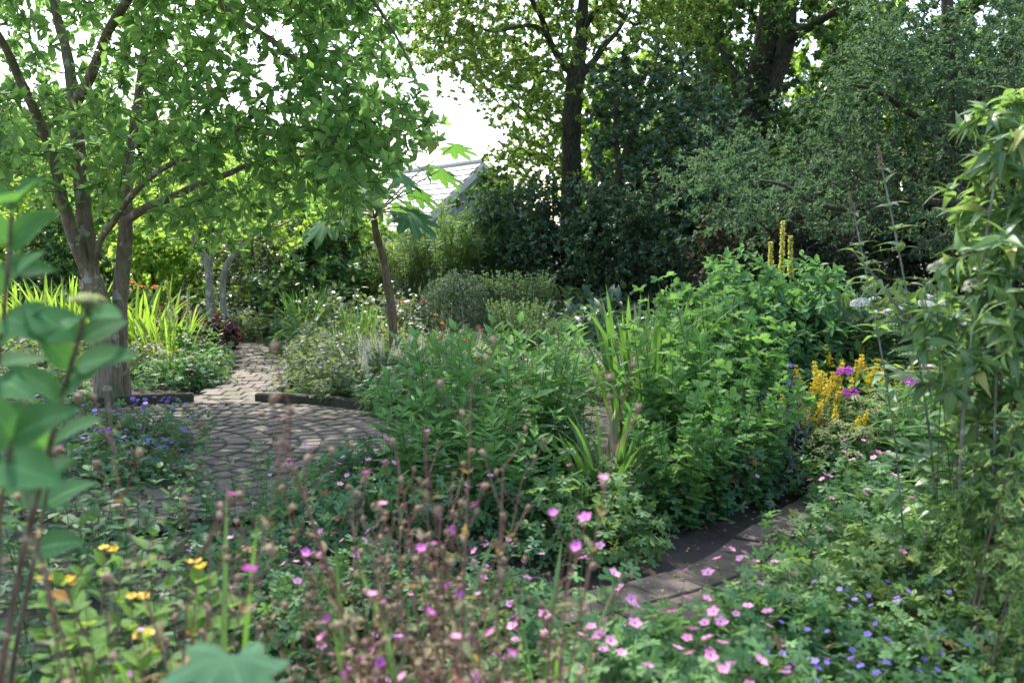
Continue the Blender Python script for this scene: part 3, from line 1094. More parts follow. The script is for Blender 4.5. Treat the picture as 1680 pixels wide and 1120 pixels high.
def magnolia():
    D = 9.75
    fork = (148, 455, D)
    tA = (PL([(180, 700, D), (178, 640, D), (174, 560, D), (165, 510, D), fork], D), [.18, .135, .125, .12, .11])
    A1 = (PL([fork, (125, 400, 9.6), (103, 330, 9.5), (88, 262, 9.4), (60, 190, 9.2), (30, 125, 9.0), (5, 70, 8.8), (-50, -10, 8.5)], D), [.072, .063, .054, .048, .043, .039, .034, .026])
    A2 = (PL([fork, (141, 380, D), (133, 300, D), (126, 220, D), (118, 140, 9.8), (108, 80, 9.9), (92, 20, 10), (75, -80, 10.1)], D), [.09, .08, .073, .068, .054, .048, .042, .03])
    A3 = (PL([(124, 170, 9.8), (150, 122, 9.6), (170, 70, 9.4), (187, 35, 9.2), (212, -5, 9.0), (250, -90, 8.7)], D), [.06, .05, .046, .043, .04, .03])
    A4 = (PL([(158, 425, 9.7), (166, 392, 9.5), (184, 368, 9.4), (215, 322, 9.2), (260, 281, 9.0), (300, 262, 8.8), (335, 242, 8.6), (400, 205, 8.3), (430, 170, 8)], D), [.03, .028, .028, .027, .027, .024, .022, .018, .01])
    tB = (PL([(205, 700, 9.95), (198, 620, 9.95), (196, 560, 9.95), (198, 480, 9.9), (205, 400, 9.85), (207, 352, 9.8)], D), [.11, .088, .08, .077, .073, .068])
    B1 = (PL([(207, 362, 9.8), (240, 341, 9.6), (285, 322, 9.4), (335, 299, 9.2), (378, 284, 9.0), (405, 271, 8.8), (460, 262, 8.5), (540, 250, 8.2)], D), [.05, .042, .035, .03, .026, .022, .017, .01])
    B2 = (PL([(207, 355, 9.8), (210, 270, 10), (225, 180, 10.2), (236, 90, 10.3), (252, 0, 10.4), (262, -90, 10.4)], D), [.062, .05, .045, .04, .035, .025])
    C1 = (PL([(250, -90, 8.7), (330, -20, 8.4), (392, 32, 8.2), (440, 62, 8.0), (482, 96, 7.8), (540, 130, 7.5), (600, 150, 7.3)], D), [.035, .03, .026, .023, .02, .016, .01])
    C2 = (PL([(75, -80, 10.1), (250, -190, 8.5), (480, -230, 7), (760, -260, 6)], D), [.05, .045, .04, .03])
    C3 = (PL([(250, -90, 8.7), (420, -150, 7.6), (560, -60, 7.2), (650, 60, 7.2), (690, 150, 7.2)], D), [.03, .024, .016, .01, .006])
    C4 = (PL([(-50, -10, 8.5), (-160, -120, 6.5), (-200, -200, 5)], D), [.04, .03, .02])
    limbs = [A1, A2, A3, A4, B1, B2, C1, C2, C3, C4]
    out1 = [(-60, -160), (560, -160), (620, -40), (600, 40), (640, 110), (690, 210), (680, 240), (610, 260), (600, 345), (560, 350), (540, 300), (480, 345), (300, 395), (230, 340), (110, 330), (60, 240), (-60, 310)]
    t1 = mask_tips(out1, 2300, 6.8, 12.4, -.12, .8, holes=[(100, 90, 50), (95, 30, 40), (410, 100, 50), (150, 30, 30), (15, 200, 40), (480, 160, 40), (455, 85, 35), (250, 40, 25)])
    t2 = mask_tips([(555, -100), (620, -30), (615, 40), (650, 110), (705, 205), (665, 235), (610, 290), (600, 345), (560, 340), (520, 230), (500, 100)], 260, 6.3, 10.5, -.15, .9)
    t3 = mask_tips([(-300, -520), (760, -620), (1200, -480), (1180, -170), (900, -120), (600, -80), (300, -60), (-300, -60)], 2200, 4.8, 13.5, -.3, .8)  # unseen overhead spread of the crown, added to shade terrace, path and front beds
    t4 = mask_tips([(-60, 60), (60, 240), (110, 335), (60, 345), (-60, 330)], 110, 8.5, 11, -.3)
    return tree_from("magnolia_tree", "multi-stemmed magnolia with pale brown trunks and light green crown over the brick terrace", "tree",
                     P(190, 690, 9.85) * np.array([1, 1, 0]), [tA, tB], limbs, [tA, tB], clear_view(np.concatenate([t1, t2, t3, t4]), [A1, A2, A3, tB, (B1[0][:5], 0), (A4[0][:6], 0), (B2[0][:3], 0)], 15),
                     (M['bark_magnolia'], M['twig'], M['magnolia']), T_OBOV, .112, 1.05, 7, 4, r_base=.016, lv=(.55, 1.2))


magnolia()


def golden_tree():
    D = 25
    tr = (PL([(938, 500), (938, 400), (937, 300), (938, 200), (944, 130), (950, 90), (956, 20), (960, -80)], D), [.3, .27, .25, .235, .235, .18, .14, .09])
    L1 = (PL([(944, 128), (920, 98), (902, 68), (893, 40), (880, 15, 24.5), (850, -40, 24)], D), [.12, .1, .085, .07, .06, .04])
    L2 = (PL([(902, 68), (880, 44, 24), (850, 44, 23.5), (810, 52, 23), (770, 40, 22.6)], D), [.06, .05, .045, .035, .02])
    R1 = (PL([(950, 125), (975, 100), (990, 75), (1010, 55, 25.5), (1030, 20, 26), (1040, -40, 26)], D), [.12, .09, .08, .06, .05, .03])
    R2 = (PL([(955, 60), (975, 20, 24.5), (1000, 12, 24), (1040, 40, 23.5), (1060, 30, 23)], D), [.08, .06, .05, .04, .025])
    L3 = (PL([(938, 150), (915, 122, 25.5), (890, 118, 25.8), (850, 130, 26), (800, 118, 26)], D), [.06, .045, .035, .025, .012])
    L4 = (PL([(938, 230), (905, 200), (870, 190), (830, 160), (800, 170)], D), [.05, .04, .03, .02, .012])
    o1 = [(640, -200), (1160, -200), (1150, 40), (1090, 120), (1040, 70), (970, 140), (930, 200), (930, 320), (830, 325), (815, 290), (850, 200), (815, 150), (760, 130), (715, 100), (680, 70)]
    t1 = mask_tips(o1, 5400, 21.5, 28.5, -.32, .42, holes=[(985, 150, 40), (900, 105, 22), (1010, 110, 30)])
    return tree_from("golden_leaf_tree", "tall tree with straight grey trunk and golden green crown beyond the shrubs", "tree",
                     P(938, 500, D) * np.array([1, 1, 0]), [tr], [L1, L2, R1, R2, L3, L4], [tr], clear_view(t1, [tr, L1, R1], 17),
                     (M['bark_dark'], M['twig'], M['golden']), T_DIA, .1, .85, 7, 9, r_base=.05, r_tip=.008, sides=16, back=.9)


golden_tree()


def ivy_tree():
    D = 28
    tr = (PL([(1225, 470), (1228, 340), (1236, 220), (1256, 90), (1268, 10), (1275, -90)], D), [.5, .44, .42, .4, .38, .3])
    tr2 = (PL([(1236, 220), (1275, 120, 27.6), (1292, 60, 27.4), (1296, -60, 27.2)], D), [.25, .24, .22, .15])
    L1 = (PL([(1280, 76, 27.6), (1308, 55, 27), (1340, 38, 26.5), (1375, 15, 26)], D), [.17, .14, .12, .07])
    L2 = (PL([(1240, 170), (1200, 110, 28.5), (1170, 60, 29), (1140, -10, 29)], D), [.09, .07, .06, .04])
    t = mask_tips([(1085, -150), (1440, -150), (1440, 120), (1400, 230), (1290, 260), (1130, 220), (1085, 120)], 1500, 24.5, 32, -.05, .4, holes=[(1185, 40, 45), (1330, 60, 30), (1215, 90, 25), (1150, 100, 25)])
    return tree_from("ivy_clad_tree", "massive dark forked trunk with ivy right of the golden green tree", "tree", P(1226, 470, D) * np.array([1, 1, 0]),
                     [tr, tr2], [L1, L2], [tr, tr2], t, (M['bark_dark'], M['twig'], M['maple']), T_DIA, .17, .9, 7, 7, r_base=.05, r_tip=.008, sides=16, back=.9)


iv = ivy_tree()
mb = MB()                                                     # ivy climbing the trunk
n = 2600
t = U(0, 1, n); a = U(0, 6.28, n)
ax = PL([(1225, 470), (1228, 340), (1236, 220), (1256, 90)], 28)
c = np.stack([np.interp(t, np.linspace(0, 1, 4), ax[:, k]) for k in range(3)], 1)
p = c + hdir(a) * (.46 + .25 * U(0, 1, n) ** 2)[:, None]
mb.leaves(T_DIA, p, hdir(a) + UP * -.6 + rng.normal(0, .4, (n, 3)), hdir(a) + rng.normal(0, .3, (n, 3)), .14 * U(.6, 1.2, n), .9)
mb.build("ivy", M['ivy'], iv, np.array(iv.location))


def slim_tree(pts, rad, D, poly, n, label, mat='maple', L=.16, D0=None, D1=None, thr=-.1):
    tr = (PL(pts, D), rad)
    t = mask_tips(poly, n, D0 or D - 2.5, D1 or D + 2.5, thr, .4)
    return tree_from("slender_tree", label, "tree", P(pts[0][0], pts[0][1], D) * np.array([1, 1, 0]), [tr], [], [tr], t,
                     (M['bark_dark'], M['twig'], M[mat]), T_DIA, L, .9, 7, 6, r_base=.04, r_tip=.008, sides=10, back=.9)


slim_tree([(1130, 480), (1150, 250), (1158, 140), (1145, 40), (1130, -60)], [.28, .25, .22, .18, .12], 32, [(1060, -140), (1220, -140), (1240, 60), (1200, 200), (1090, 200)], 600, "slender dark trunk seen through the gap left of the ivy covered tree")
slim_tree([(1185, 480), (1172, 250), (1170, 140), (1178, 40), (1180, -60)], [.22, .2, .17, .14, .1], 34, [(1090, -140), (1300, -140), (1270, 20), (1200, 90), (1110, 60)], 300, "thinner second trunk standing close beside the slender dark trunk")


GT = [(PL([(938, 330), (937, 250), (938, 200), (944, 100)], 25), 0)]


def dark_shrub_tree():
    D = 22.5
    S = [(PL([(1018, 480), (1016, 390), (1010, 330), (1022, 270), (1035, 225), (1052, 180)], D), [.16, .14, .12, .1, .08, .05]),
         (PL([(1016, 390), (1000, 320), (985, 290), (965, 255)], D), [.1, .08, .06, .03]),
         (PL([(1012, 340), (1014, 260), (1008, 210), (1015, 160)], D), [.09, .07, .05, .03])]
    o1 = [(985, 150), (1010, 100), (1120, 110), (1190, 190), (1200, 330), (1130, 430), (1110, 480), (1010, 480), (990, 420), (975, 330), (975, 220)]
    t = mask_tips(o1, 1150, 19.5, 25.5, -.12, .6, holes=[(1000, 280, 28), (985, 200, 18), (1060, 330, 25)])
    return tree_from("dark_glossy_tree", "dark glossy evergreen with several leaning stems right of the golden green tree", "tree", P(1018, 480, D) * np.array([1, 1, 0]),
                     [S[0]], S[1:], [S[0]], clear_view(clear_view(t, GT, 26, .03), S, 9, .3), (M['bark_dark'], M['twig'], M['glossy']), T_DIA, .15, .85, 6, 7, r_base=.04, r_tip=.007, sides=10, back=.8)


dark_shrub_tree()


def grey_tree():
    D = 14.5
    tr = (PL([(1640, 520), (1620, 420), (1590, 300), (1570, 210), (1560, 130), (1555, 30), (1550, -80)], D), [.2, .18, .15, .13, .11, .09, .06])
    L1 = (PL([(1600, 340), (1500, 330, 14), (1430, 338, 13.6), (1372, 342, 13.4), (1320, 325, 13.2), (1285, 304, 13.1), (1245, 296, 13)], D), [.07, .05, .042, .038, .032, .024, .014])
    L2 = (PL([(1575, 240), (1500, 190, 14), (1440, 150, 13.6), (1400, 140, 13.4)], D), [.06, .045, .03, .015])
    L3 = (PL([(1572, 215), (1600, 170), (1650, 120), (1700, 60)], D), [.06, .045, .035, .02])
    L4 = (PL([(1610, 390), (1560, 385, 13.8), (1520, 400, 13.3), (1490, 420, 13.0)], D), [.05, .04, .03, .015])
    o1 = [(1100, 320), (1120, 270), (1200, 225), (1300, 190), (1390, 150), (1420, 40), (1450, -60), (1760, -120), (1760, 430), (1560, 430), (1500, 380), (1420, 330), (1400, 390), (1300, 340), (1200, 370)]
    t = mask_tips(o1, 3600, 12.4, 17.5, -.1, .75, holes=[(1570, 200, 30), (1520, 170, 22), (1300, 262, 22), (1450, 160, 25), (1375, 300, 25), (1430, 400, 50)])
    return tree_from("grey_leaf_tree", "broad tree with small grey green leaves and drooping branches filling the upper right", "tree", P(1640, 520, D) * np.array([1, 1, 0]),
                     [tr], [L1, L2, L3, L4], [tr], t, (M['bark_dark'], M['twig'], M['willow']), T_DIA, .085, .5, 6, 10, r_base=.018, r_tip=.003, spread=45, sides=10, back=.9)


grey_tree()


def pale_tree():
    D = 15.5
    S1 = (PL([(348, 520), (344, 470), (341, 437), (330, 410), (315, 385), (300, 340)], D), [.075, .065, .06, .04, .03, .015])
    S1b = (PL([(342, 440), (352, 410), (360, 385), (370, 340)], D), [.045, .035, .025, .012])
    S2 = (PL([(368, 520), (366, 470), (372, 435), (400, 402), (425, 388), (460, 370), (500, 350)], D), [.055, .05, .046, .036, .028, .018, .01])
    S2b = (PL([(392, 412), (402, 380), (405, 340)], D), [.03, .022, .012])
    t = mask_tips([(260, 250), (540, 250), (560, 330), (480, 390), (420, 375), (310, 390), (250, 340)], 420, 13.5, 17.5, -.15, .7)
    return tree_from("small_pale_tree", "small tree with thin pale grey branching stems behind the brick path", "tree", P(355, 520, D) * np.array([1, 1, 0]),
                     [S1, S2], [S1b, S2b], [S1, S2], t, (M['bark_grey'], M['bark_grey'], M['sunny']), T_OVATE, .12, .9, 5, 3, r_base=.016, sides=9)


pale_tree()


def rice_paper_plant():
    D = 11.6
    base = P(648, 640, D) * np.array([1, 1, 0])
    th = thing("rice_paper_plant", "leaning thin brown trunk topped by huge deeply lobed leaves in the middle bed", "plant", tuple(base))
    mb = MB()
    limb_tube(mb, PL([(650, 640), (645, 545), (641, 500), (634, 450), (626, 412), (618, 388), (614, 360)], D), [.062, .052, .05, .046, .046, .042, .04], 12, rough=.1)
    mb.build("trunk", M['bark_brown'], th, base, True)
    tpl = T_lobed(9, .5, 160, .82, (.6, .75, .88, .97, 1, .97, .88, .75, .6), 3, droop=.28, vz=.05)
    top = P(614, 358, D)
    spec = [((672, 352, 11.3), (.8, -.35, -.42), (.25, -.45, .85), .42), ((682, 312, 11.5), (.9, -.1, -.35), (.2, .35, .9), .38),
            ((668, 340, 11.9), (.75, .3, -.5), (.2, .3, .8), .42), ((720, 280, 12.1), (.95, -.1, -.28), (.2, .3, .9), .38),
            ((742, 240, 12.0), (.95, .2, -.1), (.0, .25, 1), .34), ((540, 362, 11.5), (-.8, -.4, -.5), (-.2, -.4, .9), .45), ((565, 335, 12.2), (-.7, .5, -.3), (0, 0, 1), .42),
            ((655, 285, 11.3), (.5, -.6, -.4), (.1, .1, 1), .36), ((600, 310, 11.0), (0, -.8, -.4), (0, -.4, .9), .4), ((585, 325, 12.4), (-.2, .9, -.3), (0, .2, 1), .4)]
    for (px, d, u, L) in spec:
        e = P(*px)
        lb = MB()
        lb.leaves(tpl, (e)[None], np.array([d]), np.array([u]), L)
        lf = lb.build("leaf", M['paper'], th, base, True)
        pb = MB()
        m = (top + e) / 2 + np.array([0, 0, .06])
        pb.tubes(np.array([top, top * .7 + m * .3 + [0, 0, .03], m, e]), [.013, .011, .009, .007], 6)
        pb.build("leaf_stalk", M['stem_red'], lf, base, True)


rice_paper_plant()

# ------------------------------------------------------------------ shed and slatted fence far behind
def shed():
    a = R(58)
    h = np.array([-math.sin(a), -math.cos(a), 0]); rd = np.array([-math.cos(a), math.sin(a), 0])
    apex = P(787, 273, 32.0)
    base = apex * np.array([1, 1, 0])
    th = thing("garden_shed", "blue grey boarded gable and pale tiled roof showing through a gap in the trees", "shed", tuple(base))
    o = base
    w, ridge, drop, Ln = 2.3, apex[2], 2.0, 7.0
    ev = ridge - drop
    wall = plain("grey_board", (.4, .44, .53), .6, .12, 3, bump=.05)
    roof = plain("pale_tile", (.52, .5, .47), .5, .15, 5, bump=.05)
    white = plain("white_paint", (.78, .78, .76), .5, .05, 5, bump=.02)
    mb = MB()
    nb = int((ridge - .1) / .15)
    for k in range(nb):                                    # gable boards, each lapped over the one below
        z0, z1 = k * .15, k * .15 + .16
        hw = w if z0 < ev else w * (ridge - z0) / drop
        hw1 = w if z1 < ev else max(.02, w * (ridge - z1) / drop)
        f = -rd
        v = np.array([base + h * -hw + f * .03 + UP * z0, base + h * hw + f * .03 + UP * z0, base + h * hw1 + UP * z1, base - h * hw1 + UP * z1,
                      base + h * -hw + UP * z0, base + h * hw + UP * z0])
        mb.add(v, [0, 1, 2, 3, 0, 4, 5, 1], [4, 4], (0, 0, U(0, 1)))
        for s in (1, -1):                                   # long side walls
            if z0 < ev:
                b0 = base + h * s * (w - .02)
                mb.add(np.array([b0 + h * s * .03 + UP * z0, b0 + h * s * .03 + rd * Ln + UP * z0, b0 + rd * Ln + UP * z1, b0 + UP * z1]), [0, 1, 2, 3], [4], (0, 0, .5))
    mb.build("wall", wall, th, o)
    mb = MB()
    for s in (1, -1):                                       # roof courses
        n = 11
        for k in range(n):
            f0, f1 = k / n * 1.1, (k + 1.08) / n * 1.1
            A = base + UP * (ridge + .12) + h * s * w * f0 - UP * drop * f0 - rd * .25
            B = base + UP * (ridge + .12) + h * s * w * f1 - UP * drop * f1 - rd * .25
            nn = nrm(UP * w + h * s * drop)
            v = np.array([A, A + rd * (Ln + .5), B + rd * (Ln + .5) + nn * .045, B + nn * .045, B, B + rd * (Ln + .5)])
            mb.add(v, [0, 1, 2, 3, 3, 2, 5, 4], [4, 4], (0, 0, U(0, 1)))
    rf = mb.build("roof", roof, th, o)
    mb = MB()
    A = base + UP * (ridge + .2) - rd * .25
    mb.tubes(np.array([A, A + rd * (Ln + .5)]), [.09, .09], 8)
    mb.build("ridge_tile", roof, rf, o)
    for s in (1, -1):
        mb = MB()
        A = base + UP * (ridge + .1) - rd * .3
        B = base + UP * (ridge + .1 - drop * 1.1) + h * s * w * 1.1 - rd * .3
        t = rd * .05; dn = -UP * .24
        mb.add(np.array([A, B, B + dn, A + dn, A + t, B + t, B + dn + t, A + dn + t]), [0, 1, 2, 3, 4, 7, 6, 5, 0, 4, 5, 1, 3, 2, 6, 7, 1, 5, 6, 2], [4] * 5, (0, 0, .5))
        mb.build("bargeboard", white, th, o)


shed()


def slat_fence():
    D = 27.5
    x0, x1 = XG(1235, D), XG(1340, D)
    th = thing("slatted_fence", "short pale blue grey slatted fence glimpsed between dark leaves", "fence", ((x0 + x1) / 2, D, 0))
    o = np.array(th.location)
    m = plain("pale_fence_paint", (.45, .5, .56), .6, .1, 4)
    mb = MB()
    for k in range(16):
        mb.box(((x0 + x1) / 2, D, .15 + k * .155), ((x1 - x0) / 2, .012, .06), 0, U(0, 1), 0, .006)
    mb.build("slats", m, th, o)
    for x in (x0, (x0 + x1) / 2, x1):
        mb = MB(); mb.box((x, D + .065, 1.3), (.05, .05, 1.3), 0, .5, 0, .01)
        mb.build("post", m, th, o)


slat_fence()

# ------------------------------------------------------------------ shrubs at the back
def shrub(name, blobs, n, L, mat, tpl=T_DIA, W=.8, whorl=5, along=5, stems=4, thr=-.2, freq=1.1, bark_='bark_dark', r0=.03, spread=55, shell=.45, lift=.3):
    th = thing(name, '', '')
    tips = blob_tips(blobs, n, thr, freq, shell)
    zt = max(b[2] for b in blobs)
    st = []
    for k in range(stems):
        b = blobs[k % len(blobs)]
        a = U(0, 6.28)
        e = np.array([b[0] + .25 * b[3] * math.cos(a), b[1] + .25 * b[4] * math.sin(a), b[2] + .2 * b[5]])
        s = np.array([.15 * math.cos(a), .15 * math.sin(a), -.05])
        st.append((np.array([s, s * .5 + e * .5 + rng.normal(0, .06, 3), e]), [r0, r0 * .7, r0 * .35]))
    mb = MB()
    for pts, rad in st:
        limb_tube(mb, pts, rad, 7)
    pa, ra, di = grow(st, tips, .0025, r0 * .5)
    mb.tubes(pa, ra, 3, cap=False)
    mb.build("stems", M[bark_], th)
    mb = MB(); twig_leaves(mb, pa, di, tpl, L, W, whorl, along, spread=spread, back=.8, lift=lift)
    mb.build("foliage", M[mat], th)
    return th


def hedge_a(mat, L=.11, n=620):
    return lambda: shrub("leafy_shrub", [(0, 0, .95, 1.0, .9, .95), (.7, .1, .7, .8, .8, .7), (-.75, .1, .8, .75, .8, .8), (.1, 0, 1.75, .75, .7, .8)], n, L, mat)


def tall_a(mat, L=.16, n=750, tpl=T_DIA):
    return lambda: shrub("tall_shrub", [(0, 0, 1.5, 1.3, 1.2, 1.4), (.6, 0, 2.6, 1.0, 1, 1.2), (-.8, .1, 2.2, 1.0, 1, 1.2), (.1, 0, 3.6, .8, .8, .9), (1.2, 0, 1.2, .9, .9, 1.1), (-1.2, 0, 1.0, .9, .9, 1.0)], n, L, mat, tpl, r0=.06)


def far_tree(mat):
    def mk():
        th = thing("far_tree", '', '')
        tr = (np.array([(0, 0, -.1), (.1, 0, 2.5), (-.1, .1, 5), (.1, 0, 8)]), [.35, .28, .2, .08])
        tips = blob_tips([(0, 0, 5.5, 3, 3, 2.6), (1.8, 0, 4, 2, 2, 2), (-1.9, .2, 4.4, 2, 2, 2.2), (.3, 0, 7.8, 2.2, 2.2, 2), (0, 0, 2.6, 2.4, 2, 1.6)], 900, -.1, .5, .5)
        mb = MB(); limb_tube(mb, *tr, 9); mb.build("trunk", M['bark_dark'], th, None, True)
        pa, ra, di = grow([tr], tips, .01, .06)
        mb = MB(); mb.tubes(pa, ra, 4, cap=False); mb.build("twigs", M['twig'], th)
        mb = MB(); twig_leaves(mb, pa, di, T_DIA, .3, .85, 7, 7, back=.9); mb.build("foliage", M[mat], th)
        return th
    return mk


G_FAR = "trees beyond the garden"
L_FAR = ["pale green far tree behind the left hand bright shrubs", "far tree glimpsed between the forked magnolia stems", "far tree behind the small pale-stemmed tree",
         "far tree left of the shed roof", "far tree behind the dark glossy evergreen", "far tree seen between the dark ivy covered trunks", "far tree behind the drooping grey green branches", "far tree at the extreme upper right edge behind the grey green tree",
         "far tree low behind the left magnolia stem", "far tree behind the middle of the magnolia crown", "far tree between the magnolia branches and the shed", "bright far tree behind the left edge of the magnolia crown"]
for k, (px, D, s) in enumerate([(-60, 36, .75), (130, 40, .78), (330, 42, .72), (480, 44, .62), (1040, 40, .95), (1210, 44, .9), (1420, 34, 1.0), (1650, 30, 1.0), (40, 33, .62), (240, 34, .62), (410, 35, .6), (-20, 30, .6)]):
    place('far%d' % (k % 2), far_tree('sunny' if k % 2 == 0 else 'maple'), px, D, L_FAR[k], "tree", s, group=G_FAR)

HB = "shrubs along the back of the garden"
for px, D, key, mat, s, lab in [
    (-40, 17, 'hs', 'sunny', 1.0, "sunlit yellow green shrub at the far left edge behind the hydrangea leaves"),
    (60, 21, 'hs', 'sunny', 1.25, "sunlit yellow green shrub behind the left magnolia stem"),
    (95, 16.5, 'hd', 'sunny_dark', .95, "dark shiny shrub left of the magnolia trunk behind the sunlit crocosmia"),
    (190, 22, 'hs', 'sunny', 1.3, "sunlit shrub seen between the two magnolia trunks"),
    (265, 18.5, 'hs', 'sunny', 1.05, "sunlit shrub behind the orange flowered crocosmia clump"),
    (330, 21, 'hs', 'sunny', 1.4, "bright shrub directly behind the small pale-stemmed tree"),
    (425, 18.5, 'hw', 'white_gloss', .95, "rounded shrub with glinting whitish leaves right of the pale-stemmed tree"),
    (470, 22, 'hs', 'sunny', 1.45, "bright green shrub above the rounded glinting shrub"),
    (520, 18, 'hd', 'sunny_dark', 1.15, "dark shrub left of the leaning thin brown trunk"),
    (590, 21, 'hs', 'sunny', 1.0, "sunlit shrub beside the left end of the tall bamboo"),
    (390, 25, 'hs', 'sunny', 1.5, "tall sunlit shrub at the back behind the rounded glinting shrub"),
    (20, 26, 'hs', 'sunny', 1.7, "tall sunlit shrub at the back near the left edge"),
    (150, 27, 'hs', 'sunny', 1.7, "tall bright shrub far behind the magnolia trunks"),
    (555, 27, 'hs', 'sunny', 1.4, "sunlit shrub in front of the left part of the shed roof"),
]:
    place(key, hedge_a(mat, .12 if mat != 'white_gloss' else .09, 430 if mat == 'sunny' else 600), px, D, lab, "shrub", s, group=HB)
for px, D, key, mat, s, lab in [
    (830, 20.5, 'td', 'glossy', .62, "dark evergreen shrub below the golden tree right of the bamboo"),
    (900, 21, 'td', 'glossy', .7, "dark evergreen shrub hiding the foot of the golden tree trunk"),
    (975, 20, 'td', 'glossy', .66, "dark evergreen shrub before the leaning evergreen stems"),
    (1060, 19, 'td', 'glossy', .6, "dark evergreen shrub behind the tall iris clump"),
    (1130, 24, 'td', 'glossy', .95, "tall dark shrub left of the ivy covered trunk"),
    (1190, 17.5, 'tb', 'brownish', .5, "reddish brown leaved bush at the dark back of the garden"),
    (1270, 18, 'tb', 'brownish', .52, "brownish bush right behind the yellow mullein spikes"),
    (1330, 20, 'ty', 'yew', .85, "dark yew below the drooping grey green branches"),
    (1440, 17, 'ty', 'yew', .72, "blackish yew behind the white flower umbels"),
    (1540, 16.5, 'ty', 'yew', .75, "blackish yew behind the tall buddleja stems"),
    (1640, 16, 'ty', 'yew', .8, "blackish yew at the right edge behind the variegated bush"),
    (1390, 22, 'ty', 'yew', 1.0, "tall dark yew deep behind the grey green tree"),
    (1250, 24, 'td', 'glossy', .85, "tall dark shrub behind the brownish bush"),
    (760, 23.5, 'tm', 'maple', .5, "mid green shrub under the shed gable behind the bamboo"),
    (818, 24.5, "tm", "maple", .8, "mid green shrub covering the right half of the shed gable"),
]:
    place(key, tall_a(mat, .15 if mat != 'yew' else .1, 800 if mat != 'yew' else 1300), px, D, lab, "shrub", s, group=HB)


def bamboo(n=60, h=2.6):
    def mk():
        th = thing("bamboo_clump", '', '')
        S = Stems(n, h, .6, .22, .3, .12)
        mb = MB(); S.draw(mb, .009, 7, 5); mb.build("canes", M['stem'], th)
        mb = MB(); S.leaves(mb, T_NARROW, .24, 16, 3, 1.0, (25, 45), .3, 1.0, .9, 70, jit=.6); mb.build("foliage", M['bamboo'], th)
        return th
    return mk


for px, D, s, lab in [(655, 19.8, .82, "tall bamboo clump with pale canes right of the leaning brown trunk"), (722, 20.2, 1.02, "tall bamboo clump under the white verge of the shed roof"), (775, 20.6, .95, "tall bamboo clump against the dark evergreen shrub"), (600, 20.5, .74, "tall bamboo clump partly hidden behind the leaning brown trunk")]:
    place('bamboo', bamboo(), px, D, lab, "bamboo", s, group="bamboo at the back of the garden")


# ------------------------------------------------------------------ garden plants
def mound_plant(name, mat, r, h, n, tpl, L, flower=None, nf=0, fs=.03, fh=1.12, W=1, stems=.3, var=0, smat='stem', fname="flower", depth=.5, amt=.3, sr=.002, flat=.5, tilt=.35, spread=.95, ftilt=.6, fstem=True):
    def mk():
        th = thing(name, '', '')
        mb = MB()
        mound(mb, n, r, h, tpl, L, W, 0, depth, flat, amt, stems, 1, sr, tilt=tilt)
        mb.build("foliage", [M[mat], M[smat]], th)
        if nf:
            a = U(0, 6.28, nf); q = np.sqrt(U(0, 1, nf)) * spread
            z = h * np.sqrt(np.maximum(.05, 1 - q ** 2)) * fh * U(.9, 1.12, nf) + .02
            p = np.stack([np.cos(a) * q * r * 1.02, np.sin(a) * q * r * 1.02, z], 1)
            blooms(th, flower, p, fs, fname, ftilt, stalk_from=(p * np.array([.7, .7, .45])) if fstem else None, smat=smat)
        return th
    return mk


def herb_plant(name, mat, n, h, r0, lean, tpl, L, nodes, per, W=1, el=(5, 50), twist=90, bot=.15, small=.4, sr=.004, smat='stem', tip=None, tname="flower_spike", ts=.1, tstep=1, droop=0.0, bell=0, flowers=None, top=1.0, jit=.25, tdown=.0):
    def mk():
        th = thing(name, '', '')
        S = Stems(n, h, r0, lean, droop=droop)
        mb = MB(); S.draw(mb, sr, 6, 4)
        mb.build("stems", M[smat], th)
        mb = MB(); S.leaves(mb, tpl, L, nodes, per, W, el, bot, top, small, twist, bell=bell, jit=jit)
        mb.build("foliage", M[mat], th)
        if tip is not None:
            tg = S.tan([1.0])[:, 0]
            for p, t in list(zip(S.tips(), tg))[::tstep]:
                q = Vector(t).to_track_quat('Z', 'Y').to_euler()
                put(tname, tip, th, tuple(p - t * tdown), q, ts * U(.75, 1.2))
        return th
    return mk


def blade_plant(name, mat, n, h, w, r0, lean, droop, extra=None):
    def mk():
        th = thing(name, '', '')
        mb = MB(); blades(mb, n, h, w, r0, lean, droop)
        mb.build("foliage", M[mat], th, None, True)
        if extra:
            extra(th)
        return th
    return mk


PINK, PALE, LIL, VIO, MAG = flower5('pink'), flower5('palepink'), flower5('lilac'), flower5('violet', 10), flower5('magenta')
crane = {
    'pink': mound_plant("cranesbill", 'crane_front', .42, .46, 420, T_CRANE, .048, PINK, 24, .041, 1.3),
    'pink2': mound_plant("cranesbill", 'crane', .4, .42, 400, T_CRANE, .047, PINK, 9, .039, 1.25),
    'lime': mound_plant("cranesbill", 'crane_lime', .4, .42, 420, T_CRANE, .05, PINK, 3, .037, 1.1),
    'dark': mound_plant("cranesbill", 'crane_dark', .42, .42, 430, T_CRANE, .052, PINK, 5, .037, 1.15),
    'pale': mound_plant("cranesbill", 'crane_pale', .5, .5, 620, T_CRANE, .04, LIL, 26, .036, 1.1, var=1),
    'palepink': mound_plant("cranesbill", 'crane_pale', .48, .46, 560, T_CRANE, .042, PALE, 22, .04, 1.1),
    'violet': mound_plant("violet_bellflower", 'crane_dark', .42, .26, 380, T_CRANE, .036, VIO, 42, .03, 1.1, fstem=False),
    'mix': mound_plant("blue_bellflower", 'crane', .42, .3, 420, T_CRANE, .04, VIO, 26, .023, 1.1),
}


def cb(kind, px, D, label, s=1.0, group="cranesbills in the beds"):
    return place('crane_' + kind, crane[kind], px, D, label, "bellflower" if kind in ('violet', 'mix') else "cranesbill", s, group=group)


